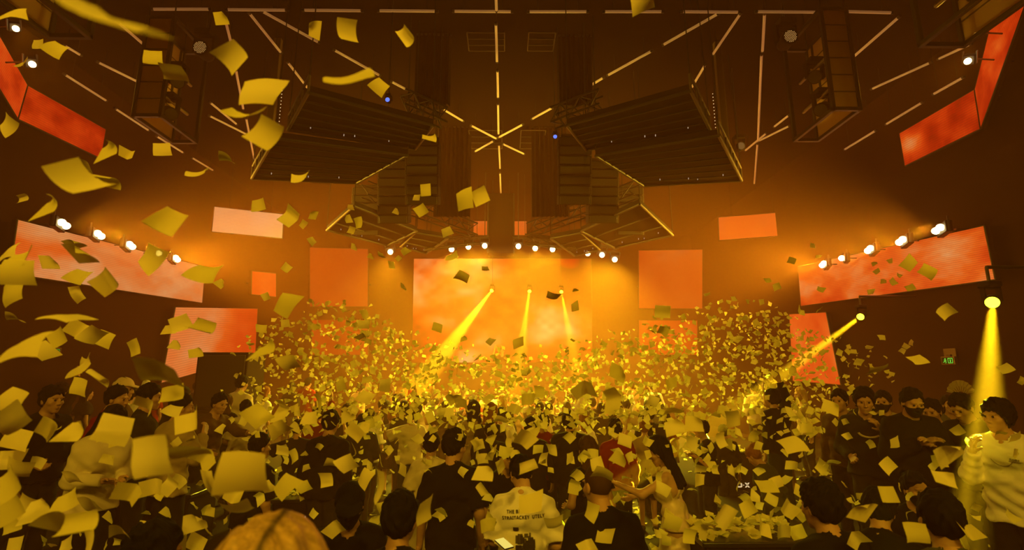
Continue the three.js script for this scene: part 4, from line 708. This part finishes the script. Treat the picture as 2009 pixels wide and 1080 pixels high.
person('person in black seated low in front of the box table', 1420, 838, 8.6, 0, STAGE + 0.1, { detail: 1, hair: 'short', sleeve: 1.9, topColor: 'black' });
person('blonde dancer facing aside by the confetti shower under the slanting beam', 1572, 758, 9.6, 0.4, LEFT, { detail: 1, female: true, hair: 'long', hairTone: 'blond', hairLen: 0.3, sleeve: 0.7, topColor: 'tan' });

// ------------------------------------------------------------------ the dense crowd: shared figures in different clothes
const KIND = [
  [{ hair: 'short', sleeve: 0.85, loose: 0.03 }, 'man with short hair'], [{ hair: 'full', fluff: 0.022, sleeve: 1.9, loose: 0.035, armR: 'high' }, 'man with one arm thrown up'], [{ female: true, hair: 'long', hairLen: 0.32, sleeve: 0.7, loose: 0.015 }, 'woman with long hair'],
  [{ hair: 'short', sleeve: 1.9, loose: 0.04, collar: true, hood: true, armL: 'bent', armR: 'bent' }, 'person in a hooded top'], [{ female: true, hair: 'bun', sleeve: 0.6, loose: 0.015, armL: 'up', bottom: 'skirt' }, 'woman with a bun, hand raised'], [{ hair: 'short', cap: true, sleeve: 0.85, loose: 0.03, armL: 'wave', armR: 'bent' }, 'person in a cap'],
].map(([s, w]) => [{ detail: 0, ...s }, w, personShapes({ detail: 0, ...s })]);
const TOPS = ['black', 'char', 'black', 'cream', 'tan', 'red', 'navy', 'black', 'white', 'grey'];
const NAME = { black: 'black', char: 'charcoal', cream: 'cream', tan: 'tan', red: 'dark red', navy: 'navy', white: 'white', grey: 'grey', denim: 'denim' };
const crowded = []; scene.children.forEach((o) => { if (/^person/.test(o.name)) crowded.push(o.position.clone()); });
for (const [px, d] of [[1432, 9.3], [588, 6.4], [668, 7.2], [305, 6.2], [440, 9.9], [1450, 4.75], [1490, 4.75], [455, 11.2]]) { const p = atZ(px, 800, d); crowded.push(p, p.clone().add(V(0.35, 0, 0)), p.clone().add(V(-0.35, 0, 0))); }
let tries = 0, placed = 0;
while (placed < 95 && tries++ < 4000) {
  const plat = rnd() < 0.2, z = -rr(6.8, 17.8), half = Math.min(3.2, -z * 0.62), x = plat ? (rnd() < 0.5 ? -1 : 1) * rr(3.5, Math.min(8.2, -z * 0.85)) : rr(-half, half);
  if (plat && z < -15.8) continue;
  if (crowded.some((p) => Math.hypot(p.x - x, p.z - z) < 0.55)) continue;
  crowded.push(V(x, 0, z)); const q = Math.floor(rnd() * KIND.length), [s, w, g] = KIND[q], top = TOPS[Math.floor(rnd() * TOPS.length)], bot = ['char', 'black', 'denim'][Math.floor(rnd() * 3)];
  const hy = s.female ? rr(1.58, 1.7) : rr(1.66, 1.82), onp = plat ? 0.4 : 0, far = z < -12 ? 'far back near the stage' : plat ? (x < 0 ? 'on the platform by the salmon wall screen' : 'on the platform by the orange wall screen') : 'on the crowded dance floor';
  const tone = s.female ? ['black', 'brown', 'copper'][Math.floor(rnd() * 3)] : 'black', label = `${w}, ${NAME[top]} top, ${far}`;
  putPerson(label, g, { ...s, topColor: top, bottomColor: bot, hairTone: tone, skin: Math.floor(rnd() * 3) }, [x, onp, z], STAGE + rr(-0.6, 0.6), hy, 'crowd: ' + label);
  placed++;
}
// ------------------------------------------------------------------ tables, bottles, signs, speakers
const logoTex = canvasTex(256, 96, (c, w, h) => {            // the club's mark: I D - X with a slit through the D
  c.fillStyle = '#000'; c.fillRect(0, 0, w, h); c.fillStyle = '#fff';
  c.fillRect(14, 14, 22, 68);
  c.beginPath(); c.moveTo(48, 14); c.lineTo(104, 14); c.quadraticCurveTo(132, 16, 132, 48); c.quadraticCurveTo(132, 80, 104, 82); c.lineTo(48, 82); c.closePath(); c.fill();
  c.fillStyle = '#000'; c.fillRect(70, 34, 36, 28); c.fillRect(44, 46, 92, 4); c.fillStyle = '#fff';
  c.fillRect(142, 42, 16, 12);
  for (const s of [1, -1]) { c.beginPath(); const y = (v) => 48 + s * v; c.moveTo(166, y(-34)); c.lineTo(192, y(-34)); c.lineTo(204, y(-16)); c.lineTo(216, y(-34)); c.lineTo(242, y(-34)); c.lineTo(220, y(-5)); c.lineTo(188, y(-5)); c.closePath(); c.fill(); }
});
const logoMat = new THREE.MeshStandardMaterial({ color: 0x080808, roughness: 0.6, emissive: new THREE.Color().setRGB(1, 0.72, 0.36), emissiveMap: logoTex, emissiveIntensity: 0.8 });
function boxTable(label, px, d, y0, w, h, dp, sign) {
  const c = atZ(px, 800, d), t = thing('box_table', label, 'table', [c.x, y0, c.z - dp / 2]);
  part('body', rbox(w * 0.94, h - 0.1, dp * 0.94, 0.015, 0, (h - 0.1) / 2 + 0.06, 0), M.black, t);
  part('table_top', rbox(w, 0.045, dp, 0.012, 0, h - 0.0225, 0), std([0.025, 0.022, 0.02], 0.25), t);
  part('plinth', box(w * 0.86, 0.06, dp * 0.86, 0, 0.03, 0), M.blackMetal, t);
  if (sign) part('sign', new THREE.PlaneGeometry(sign[1], sign[1] * 0.375).translate(sign[0] - c.x + 0, sign[2] - y0, dp * 0.47 + 0.004), logoMat, t);
  return t;
}
const on = (px, py, d) => atZ(px, py, d);
let q0 = on(1457, 953, 9);
boxTable('black box table with a glowing sign, in front of the striped dancers', 1432, 9, 0, 0.8, 1.0, 0.7, [q0.x, 0.29, q0.y]);
q0 = on(583, 1020, 6.2); boxTable('black box table with a glowing sign, just past the blonde head', 588, 6.2, 0, 0.5, 0.9, 0.5, [q0.x, 0.24, q0.y]);
q0 = on(667, 1014, 7); boxTable('black box table with a glowing sign, behind the man in the cap and mask', 668, 7, 0, 0.5, 0.9, 0.5, [q0.x, 0.24, q0.y]);
boxTable('low black table with gold-necked bottles beside the cream sweater', 305, 5.9, 0.4, 1.0, 0.62, 0.6);
boxTable('low black table with a cluster of bottles behind the white jersey', 440, 9.6, 0.4, 0.9, 0.66, 0.6);
boxTable('black table heaped with fallen paper beside the satin dress', 1470, 4.45, 0, 0.95, 0.96, 0.6);
const glassGreen = new THREE.MeshPhysicalMaterial({ color: new THREE.Color().setRGB(0.08, 0.1, 0.03), roughness: 0.12, transmission: 0.35, thickness: 0.02, ior: 1.5 });
const foil = std([0.8, 0.5, 0.16], 0.3, 0.9), paperLabel = std([0.6, 0.5, 0.32], 0.8);
const lathe = (p, n = 18) => new THREE.LatheGeometry(p.map(([x, y]) => new THREE.Vector2(x, y)), n);
const bottleG = lathe([[0, 0], [0.04, 0], [0.043, 0.01], [0.043, 0.16], [0.036, 0.2], [0.018, 0.235], [0.015, 0.26]]), foilG = lathe([[0.016, 0.225], [0.018, 0.24], [0.016, 0.3], [0.019, 0.305], [0.018, 0.32], [0, 0.322]]), labelG = lathe([[0.0436, 0.05], [0.0436, 0.13]]);
const tumblerG = lathe([[0, 0.004], [0.03, 0.004], [0.036, 0.09], [0.038, 0.09], [0.032, 0], [0, 0]]), clear = new THREE.MeshPhysicalMaterial({ color: 0xffffff, roughness: 0.05, transmission: 1, thickness: 0.003, ior: 1.45 });
function bottle(p, label, group) { const t = thing('bottle', label, 'bottle', p, group); part('glass', bottleG, glassGreen, t); part('foil_neck', foilG, foil, t); part('paper_label', labelG, paperLabel, t); }
for (const [label, px, d, y, xs] of [['gold-necked green bottle on the low table beside the cream sweater', 305, 5.9, 1.02, [-0.3, -0.19, -0.05, 0.2]], ['gold-necked bottle in the cluster behind the white jersey', 440, 9.6, 1.06, [-0.2, -0.08, 0.04, 0.17, 0.28]]])
  for (const [i, x] of xs.entries()) { const c = atZ(px, 800, d); bottle([c.x + x, y, c.z - 0.14 - 0.08 * (i % 2)], label, label + 's'); }
for (const [label, px, d, y, xs] of [['clear glass tumbler on the low table beside the cream sweater', 305, 5.9, 1.02, [0.32, 0.05]]])
  for (const x of xs) { const c = atZ(px, 800, d), t = part('glass_tumbler', tumblerG, clear); t.position.set(c.x + x, y, c.z - 0.12); tag(t, label, 'glass', label + 's'); }
// exit signs
const exitTex = canvasTex(128, 64, (c) => { c.fillStyle = '#020'; c.fillRect(0, 0, 128, 64); c.strokeStyle = c.fillStyle = '#7dff4a'; c.lineWidth = 7; c.strokeRect(70, 10, 48, 46); c.fillRect(88, 20, 12, 30); c.beginPath(); c.arc(38, 14, 7, 0, 7); c.fill(); c.beginPath(); c.moveTo(40, 22); c.lineTo(32, 38); c.lineTo(46, 46); c.lineTo(38, 60); c.moveTo(32, 38); c.lineTo(14, 50); c.moveTo(22, 26); c.lineTo(52, 30); c.stroke(); });
for (const [px, py, s, label] of [[1862, 708, 1, 'small green exit sign glowing in its metal frame on the dark wall'], [104, 690, -1, 'small exit sign on the dark wall behind the curled sheets']]) {
  const p = atX(px, py, s * (WX - 0.12)), t = thing('exit_sign', label, 'sign', p); t.rotation.y = -s * Math.PI / 2;
  part('housing', rbox(0.34, 0.17, 0.06, 0.01), std([0.16, 0.1, 0.05], 0.5, 0.4), t); part('lit_face', new THREE.PlaneGeometry(0.28, 0.13).translate(0, 0, 0.032), new THREE.MeshStandardMaterial({ color: 0x050505, emissive: 0xffffff, emissiveMap: exitTex, emissiveIntensity: s > 0 ? 0.8 : 0.35 }), t);
  part('wall_plate', rbox(0.3, 0.3, 0.03, 0.008, 0, 0.1, -0.05), std([0.12, 0.08, 0.05], 0.6, 0.3), t); part('wall_bracket', box(0.1, 0.05, 0.14, 0, 0.1, -0.07), M.blackMetal, t);
}
// dark speaker stack in front of the salmon wall screen
for (let k = 0; k < 2; k++) {
  const c = atZ(455, 720, 11.2), t = thing('speaker_cabinet', k ? 'upper black bass speaker of the stack before the salmon wall screen' : 'lower black bass speaker of the stack before the salmon wall screen', 'loudspeaker', [c.x, 0.4 + k * 1.18, c.z]);
  part('cabinet', rbox(1.05, 1.17, 0.8, 0.02, 0, 0.585, 0), M.black, t); part('grille', rbox(0.95, 1.05, 0.02, 0.008, 0, 0.585, 0.405), M.blackMetal, t);
  for (const s of [-1, 1]) part('handle', rod(V(s * 0.535, 0.5, -0.08), V(s * 0.535, 0.5, 0.08), 0.015, 6), M.steel, t);
}
{ // DJ booth on the stage
  const t = thing('dj_booth', 'dark DJ booth in the middle of the stage below the main screen', 'dj booth', [0, 1.5, -20.4]);
  part('front_panel', rbox(3.4, 1.0, 0.1, 0.02, 0, 0.5, 0.4), M.black, t); part('desk', rbox(3.4, 0.08, 0.9, 0.02, 0, 1.0, 0), M.deck, t); part('mixer', rbox(0.5, 0.1, 0.4, 0.015, 0, 1.09, 0), M.blackMetal, t);
  for (const s of [-1, 1]) { part('side_panel', rbox(0.1, 1.0, 0.8, 0.02, s * 1.65, 0.5, 0), M.black, t); const d = part('deck_player', rbox(0.4, 0.1, 0.4, 0.015, s * 0.55, 1.09, 0), M.blackMetal, t); part('jog_wheel', cyl(0.12, 0.12, 0.02, 20, s * 0.55, 1.15, 0.02), M.steel, d); }
  person('DJ in a black shirt behind the booth on the stage', 985, 655, 21.3, 1.5, CAM, { detail: 0, hair: 'short', sleeve: 0.85, armL: 'reach', armR: 'up', topColor: 'black' });
}
// ------------------------------------------------------------------ paper confetti
// each row: x, y of the middle and width, height in pixels of the photograph; the distance follows from the size of a sheet
const SHEETS = [
  [30, 30, 50, 28], [222, 30, 190, 62, 20], [435, 36, 32, 30], [618, 58, 25, 32], [460, 113, 48, 62], [300, 112, 35, 32], [340, 142, 42, 25], [513, 182, 74, 58, 0], [478, 228, 70, 22], [522, 263, 60, 65], [75, 86, 24, 22], [110, 97, 38, 28], [47, 125, 25, 15], [17, 245, 38, 38], [213, 297, 48, 32], [252, 305, 25, 18], [318, 293, 32, 28], [445, 310, 32, 12], [170, 325, 32, 18], [150, 355, 88, 34, 30], [211, 350, 48, 22], [387, 339, 42, 15], [592, 350, 42, 20], [683, 148, 92, 52, -15], [680, 62, 28, 50], [800, 70, 42, 30, 45], [745, 171, 34, 32, 40], [843, 272, 30, 12], [1258, 5, 44, 30], [912, 392, 34, 38], [943, 388, 32, 38],
  [47, 390, 25, 22], [97, 408, 60, 35], [333, 436, 62, 46], [298, 507, 40, 50], [402, 536, 56, 30], [508, 403, 28, 25], [571, 427, 28, 35], [615, 422, 15, 18], [595, 440, 13, 15], [612, 473, 14, 16], [147, 478, 30, 18], [160, 497, 55, 38], [98, 515, 32, 30], [40, 515, 65, 40], [37, 535, 60, 52], [20, 497, 45, 25], [155, 543, 38, 25], [212, 553, 54, 50], [152, 577, 28, 32], [27, 573, 54, 44], [28, 623, 30, 15], [127, 627, 66, 14], [117, 662, 38, 32], [158, 650, 36, 25], [182, 657, 40, 26, -35], [203, 665, 36, 25], [53, 683, 82, 34], [88, 690, 36, 24], [262, 683, 27, 30], [163, 715, 30, 20, -50], [353, 635, 36, 28], [398, 645, 46, 24], [333, 647, 25, 16], [345, 677, 22, 16], [385, 693, 28, 16], [433, 557, 20, 14], [523, 582, 18, 18], [562, 598, 36, 46], [513, 645, 20, 14], [560, 635, 18, 18], [520, 688, 54, 16], [568, 712, 38, 28], [563, 527, 20, 14],
  [313, 735, 82, 40], [160, 719, 46, 24, -50], [196, 735, 42, 20], [155, 760, 38, 32], [27, 788, 58, 44], [20, 822, 62, 36, -25], [337, 772, 42, 22], [296, 793, 40, 28], [340, 806, 30, 14], [97, 843, 46, 44], [145, 848, 56, 26], [222, 843, 64, 40], [230, 861, 32, 30], [382, 828, 48, 32], [297, 897, 92, 86], [362, 887, 72, 42], [33, 862, 46, 34], [22, 902, 42, 36], [22, 950, 62, 48], [40, 917, 46, 32], [143, 939, 36, 22], [260, 965, 46, 38], [304, 954, 38, 38], [337, 950, 28, 32], [22, 995, 62, 56], [50, 992, 40, 46], [75, 1002, 56, 32], [130, 984, 46, 30], [122, 1017, 72, 42], [178, 992, 46, 28], [155, 1035, 70, 36], [170, 1050, 42, 62], [215, 1015, 22, 20], [22, 1030, 36, 26], [35, 1070, 36, 26], [130, 1070, 36, 26], [237, 1040, 44, 28], [328, 1006, 22, 18], [382, 1025, 44, 36], [356, 1065, 26, 36], [385, 1066, 34, 22], [352, 945, 30, 26],
  [505, 817, 46, 32], [559, 802, 28, 42], [609, 820, 30, 20], [624, 787, 16, 32], [548, 841, 38, 28], [581, 839, 22, 22], [602, 843, 18, 20], [478, 928, 96, 86], [418, 950, 44, 60], [407, 898, 38, 42], [526, 954, 30, 26], [511, 974, 18, 22], [561, 954, 32, 46], [459, 976, 34, 16], [467, 993, 56, 24, -25], [596, 956, 26, 24], [641, 941, 28, 30], [681, 910, 38, 38], [652, 910, 28, 18], [717, 939, 22, 34], [744, 950, 20, 56], [752, 1000, 22, 30], [737, 1020, 20, 24], [659, 1035, 32, 30], [794, 1041, 15, 32], [696, 848, 34, 28], [709, 835, 16, 18], [726, 833, 20, 20], [683, 817, 26, 26], [554, 885, 24, 22], [576, 895, 18, 24], [630, 882, 15, 14], [718, 780, 28, 20], [668, 756, 14, 22], [720, 748, 22, 14], [755, 756, 20, 26], [405, 1002, 22, 24], [407, 1035, 22, 34], [642, 1070, 26, 28],
  [889, 780, 28, 22], [906, 791, 28, 20], [957, 784, 18, 18], [1035, 784, 28, 24], [1011, 802, 22, 20], [1144, 760, 42, 30], [1059, 769, 20, 24], [844, 819, 16, 20], [880, 810, 20, 14], [820, 817, 16, 14], [983, 824, 24, 14], [1065, 834, 18, 12], [1117, 858, 18, 22], [1028, 858, 38, 36], [939, 873, 24, 22], [963, 861, 18, 20], [963, 889, 16, 30], [946, 900, 24, 24], [991, 887, 24, 20], [1011, 892, 22, 12], [950, 930, 38, 18], [1056, 882, 20, 16], [1083, 882, 16, 22], [1067, 900, 16, 24], [1144, 895, 20, 18], [1163, 891, 24, 22], [1170, 911, 28, 20], [1183, 930, 38, 24], [1131, 930, 24, 24], [1087, 1024, 34, 22], [1161, 1004, 20, 32], [1187, 1052, 32, 20], [1152, 1074, 32, 24], [1189, 993, 28, 16], [946, 960, 22, 26], [959, 976, 20, 20], [957, 1030, 32, 30], [835, 1002, 14, 46], [1117, 1024, 24, 20], [1126, 952, 22, 26], [1041, 987, 46, 26], [1037, 919, 36, 20],
  [1213, 732, 34, 28], [1205, 782, 26, 42], [1280, 787, 24, 22], [1313, 752, 24, 20], [1361, 832, 36, 26], [1324, 839, 38, 20], [1318, 808, 32, 16], [1437, 821, 20, 32], [1413, 863, 22, 32], [1478, 854, 20, 28], [1555, 874, 42, 20], [1226, 865, 26, 22], [1215, 900, 30, 28], [1267, 867, 20, 14], [1357, 869, 18, 26], [1318, 882, 14, 16], [1292, 935, 15, 24], [1300, 961, 30, 20], [1435, 924, 18, 12], [1459, 924, 16, 12], [1490, 924, 20, 16], [1504, 954, 34, 18], [1522, 948, 26, 20], [1541, 941, 18, 20], [1461, 976, 22, 16], [1513, 980, 24, 18], [1490, 993, 18, 14], [1467, 998, 32, 22], [1542, 998, 34, 26], [1568, 987, 18, 28], [1590, 987, 26, 22], [1577, 1011, 22, 26], [1422, 1013, 32, 44], [1318, 1026, 34, 34], [1311, 1011, 20, 14], [1296, 1032, 26, 14], [1352, 1052, 26, 30], [1379, 1033, 24, 36], [1233, 1063, 22, 28], [1307, 1061, 20, 22], [1492, 1037, 30, 20], [1535, 1043, 30, 24], [1565, 1045, 30, 20],
  [1629, 800, 32, 22], [1860, 888, 50, 42], [1842, 902, 20, 28], [1740, 915, 30, 22], [1851, 941, 42, 15], [1739, 971, 36, 26], [1692, 1002, 40, 46], [1631, 908, 26, 12], [1798, 1047, 44, 38], [1894, 1047, 38, 16], [1677, 1056, 34, 32], [1720, 724, 36, 18, -25], [1800, 706, 28, 16], [1972, 724, 22, 12], [2003, 747, 18, 14], [1685, 711, 18, 14], [1853, 612, 32, 26], [1820, 533, 28, 24], [1783, 517, 20, 26],
  [818, 388, 14, 14], [835, 373, 20, 24], [778, 415, 14, 12], [683, 430, 14, 16], [703, 438, 16, 22], [690, 452, 13, 16], [877, 455, 20, 16], [827, 413, 26, 26], [688, 407, 12, 12], [695, 485, 14, 12], [728, 503, 12, 12], [748, 500, 14, 8], [782, 507, 12, 12], [795, 493, 16, 14], [887, 503, 24, 12], [768, 520, 12, 14], [907, 543, 26, 18], [952, 527, 14, 9], [792, 563, 14, 9], [1085, 580, 24, 9], [1128, 602, 15, 18], [1130, 569, 12, 6], [858, 643, 20, 18], [715, 617, 14, 18], [1300, 612, 30, 26], [1300, 647, 22, 16], [1017, 673, 22, 18], [962, 670, 14, 16], [910, 665, 14, 8], [713, 657, 22, 10], [713, 637, 20, 20],
  [1593, 482, 11, 9], [1553, 512, 16, 9], [1605, 504, 9, 6], [1505, 551, 14, 8], [1523, 563, 16, 14], [1387, 578, 11, 7], [1610, 568, 14, 10], [1720, 533, 12, 10], [1752, 553, 13, 14], [1785, 565, 16, 10], [1733, 552, 11, 9], [1763, 540, 12, 8], [1715, 517, 10, 10], [1745, 513, 12, 8], [1568, 612, 16, 11], [1708, 573, 12, 12], [1607, 608, 14, 8], [1730, 663, 14, 10], [1705, 682, 12, 8], [1770, 688, 12, 8], [1663, 690, 12, 9], [1777, 680, 12, 9], [1788, 673, 9, 10]];
// a sheet 1 wide and 0.8 high, bent in one of several ways
function sheetGeo(kind, n = 6) {
  const g = new THREE.PlaneGeometry(1, 0.8, n, n), p = g.attributes.position, r = () => rnd() - 0.5, sk = r() * 0.55, tp = r() * 0.9, ph = rnd() * 6;
  for (let i = 0; i < p.count; i++) {
    let x = p.getX(i), y = p.getY(i), z = 0; x = x * (1 + tp * y) + sk * y; y += 0.12 * tp * x;
    if (kind === 0) z = 0.1 * Math.sin(3.4 * x + ph) + 0.09 * Math.sin(4.4 * y + 1.7 * ph) + 0.18 * x * y;
    if (kind === 1) { const a = x * 1.7; z = 0.5 * (1 - Math.cos(a)); x = 0.58 * Math.sin(a); }
    if (kind === 2) { const u = (x + y) * 0.7, a = Math.max(0, u - 0.06) * 3.2; z = 0.3 * (1 - Math.cos(a)); x -= 0.35 * Math.max(0, u - 0.06) * (1 - Math.cos(a)); y -= 0.35 * Math.max(0, u - 0.06) * (1 - Math.cos(a)); }
    if (kind === 3) z = 0.5 * x * x - 0.5 * y * y + 0.3 * x * y;
    if (kind === 4) z = Math.abs(x - 0.08) * 0.8;
    if (kind === 5) { const a = y * 3.4; z = 0.3 * (1 - Math.cos(a)); y = 0.3 * Math.sin(a); z += 0.1 * x; }
    p.setXYZ(i, x, y, z);
  }
  g.computeVertexNormals(); return g;
}
const SHAPES = []; for (let k = 0; k < 18; k++) SHAPES.push(sheetGeo([0, 0, 3, 2, 0, 4, 3, 1, 0, 5, 2, 3, 1, 4, 0, 3, 1, 2][k]));
const PAPER = [[0.8, 0.74, 0.26], [0.84, 0.79, 0.32], [0.74, 0.7, 0.2]].map((c) => new THREE.MeshPhysicalMaterial({ color: new THREE.Color().setRGB(...c), roughness: 0.95, transmission: 0.3, thickness: 0, specularIntensity: 0.2 }));
const camQ = camera.quaternion.clone();
function pose(x, y, w, h, rot) {
  const S = rr(0.078, 0.1), m = Math.max(w, h), d = F * S / m * 0.98, wide = w >= h, cosT = Math.min(1, Math.min(w, h) / m / 0.8), pos = dirOf(x, y).normalize(); pos.multiplyScalar(d / Math.cos(Math.atan(Math.hypot((x - W / 2) / F, (y - H / 2) / F)))).add(eye);
  const rz = rot !== undefined ? -rot * Math.PI / 180 : (wide ? 0 : Math.PI / 2) + rr(-0.6, 0.6) * (cosT > 0.8 ? 1.3 : 0.6), tilt = Math.acos(cosT) * (rnd() < 0.6 ? -1 : 1);
  const q = camQ.clone().multiply(new THREE.Quaternion().setFromAxisAngle(V(0, 0, 1), rz)).multiply(new THREE.Quaternion().setFromAxisAngle(V(1, 0, 0), tilt)).multiply(new THREE.Quaternion().setFromAxisAngle(V(0, 1, 0), rr(-0.25, 0.25)));
  return { pos, q, S, d };
}
const order = SHEETS.map((s, i) => [i, Math.max(s[2], s[3])]).sort((a, b) => b[1] - a[1]).slice(0, 296).map((a) => a[0]), single = new Set(order), rest = [];
const where = (x, y, m) => y < 330 ? (x < 700 ? 'falling beside the glazed lamp cage under the ceiling' : 'falling below the ceiling wings') : y < 620 ? (x < 450 ? 'drifting in front of the salmon LED strip' : x > 1450 ? 'silhouetted before the orange LED strip' : 'drifting in front of the glowing stage')
  : x < 400 ? (m > 60 ? 'tumbling close past the platform guests' : 'falling among the platform guests beside the salmon wall screen') : x > 1600 ? 'falling among the guests beside the yellow beam' : y > 930 ? 'falling around the nearest dancers and box tables' : 'falling over the crowded dance floor';
const size = (m) => m > 60 ? 'large ' : m > 34 ? '' : 'small ';
const KINDWORD = ['flat', 'flat', 'twisted', 'corner-curled', 'flat', 'folded', 'twisted', 'curled', 'flat', 'rolled', 'corner-curled', 'twisted', 'curled', 'folded', 'flat', 'twisted', 'curled', 'corner-curled'];
SHEETS.forEach(([x, y, w, h, rot], i) => {
  const P = pose(x, y, w, h, rot), v = Math.floor(rnd() * SHAPES.length), m = Math.max(w, h);
  if (!single.has(i)) { rest.push([P.pos, P.q, P.S, v]); return; }
  const o = part('paper_confetti', SHAPES[v], PAPER[i % 3]); o.position.copy(P.pos); o.quaternion.copy(P.q); o.scale.setScalar(P.S);
  const label = `${size(m)}${KINDWORD[v]} yellow paper sheet ${where(x, y, m)}`; tag(o, label, 'confetti', label.replace('sheet', 'sheets'));
});
// the cloud of smaller pieces over the dance floor: nobody could count it
const topAt = (x) => { const k = [[420, 700], [560, 600], [650, 580], [760, 620], [860, 668], [980, 690], [1100, 680], [1220, 648], [1330, 610], [1440, 590], [1520, 600], [1600, 655], [1760, 700]]; for (let i = 1; i < k.length; i++) if (x < k[i][0]) { const t = (x - k[i - 1][0]) / (k[i][0] - k[i - 1][0]); return k[i - 1][1] + t * (k[i][1] - k[i - 1][1]); } return 720; };
const few = []; for (let k = 0; k < 5; k++) few.push(sheetGeo([0, 3, 2, 4, 1][k], 3));
const cloud = [[], [], [], [], []], dm = new THREE.Object3D();
const putIn = (pos, q, S, v) => { dm.position.copy(pos); dm.quaternion.copy(q); dm.scale.setScalar(S); dm.updateMatrix(); cloud[v % 5].push(dm.matrix.clone()); };
for (const [p, q, S, v] of rest) putIn(p, q, S, v);
const spin = () => new THREE.Quaternion().setFromEuler(new THREE.Euler(rr(-1.3, 1.3), rr(-1, 1), rr(0, 6.28)));
let made = 0, guard = 0;
while (made < 3300 && guard++ < 60000) {
  const x = rr(430, 1760), y = rr(560, 930), t = topAt(x); if (y < t - 10) continue;
  const lowf = Math.min(1, (y - t + 10) / 45), edge = Math.min(1, Math.min((x - 430) / 200, (1760 - x) / 200)), side = x < 1000 ? 1 : 1;
  const fall = y > 790 ? Math.max(0.1, 1 - (y - 790) / 75) : 1; if (rnd() > lowf * edge * fall) continue;
  const d = y > 800 ? rr(4.5, 8.5) : rr(6.2, 11.2), p = atZ(x, y, d); if (p.y < 0.3) continue;
  putIn(p, spin(), rr(0.055, 0.09) * (rnd() < 0.2 ? 0.6 : 1), Math.floor(rnd() * 5)); made++;
}
for (let k = 0; k < 260; k++) { const x = rr(20, 2000), y = rr(840, 1075), d = rr(3.2, 6.5), p = atZ(x, y, d); if (p.y > 0.2) putIn(p, spin(), rr(0.06, 0.09), k); }
for (let k = 0; k < 700; k++) { const d = rr(3.5, 16), x = rr(-3.2, 3.2), q = new THREE.Quaternion().setFromEuler(new THREE.Euler(-Math.PI / 2 + rr(-0.15, 0.15), 0, rr(0, 6.28), 'YXZ')); putIn(V(x, 0.02, -d), q, rr(0.07, 0.1), 0); }
for (let k = 0; k < 300; k++) { const s = rnd() < 0.5 ? -1 : 1, q = new THREE.Quaternion().setFromEuler(new THREE.Euler(-Math.PI / 2 + rr(-0.15, 0.15), 0, rr(0, 6.28), 'YXZ')); putIn(V(s * rr(3.5, 7.5), 0.42, -rr(3.5, 13)), q, rr(0.07, 0.1), 0); }
// the heap on the table beside the satin dress, and the drift on the sign table
const heap = (px, d, dp, y, w, n, hgt) => { const c = atZ(px, 800, d); for (let k = 0; k < n; k++) { const u = rr(-0.5, 0.5), v = rr(-0.5, 0.5), q = new THREE.Quaternion().setFromEuler(new THREE.Euler(-Math.PI / 2 + rr(-0.5, 0.5), rr(-0.4, 0.4), rr(0, 6.28), 'YXZ')); putIn(V(c.x + u * w, y + 0.015 + hgt * rnd() * (1 - 1.6 * Math.max(Math.abs(u), Math.abs(v))), c.z - dp / 2 + v * dp * 0.9), q, rr(0.08, 0.1), k); } };
heap(1470, 4.45, 0.6, 0.96, 0.9, 90, 0.12); heap(1432, 9, 0.7, 1.0, 0.75, 40, 0.06); heap(588, 6.2, 0.5, 0.9, 0.45, 14, 0.03); heap(668, 7, 0.5, 0.9, 0.45, 14, 0.03); heap(305, 5.9, 0.6, 1.02, 0.9, 16, 0.02);
const stuff = thing('confetti_cloud', 'dense shower of small yellow paper squares over the whole dance floor', 'confetti'); stuff.userData.kind = 'stuff';
cloud.forEach((list, k) => { const im = new THREE.InstancedMesh(few[k], PAPER[k % 3], list.length); list.forEach((m, i) => im.setMatrixAt(i, m)); im.name = 'paper_pieces'; im.userData.kind = 'stuff'; im.castShadow = im.receiveShadow = true; stuff.add(im); });
renderer.render(scene, camera);
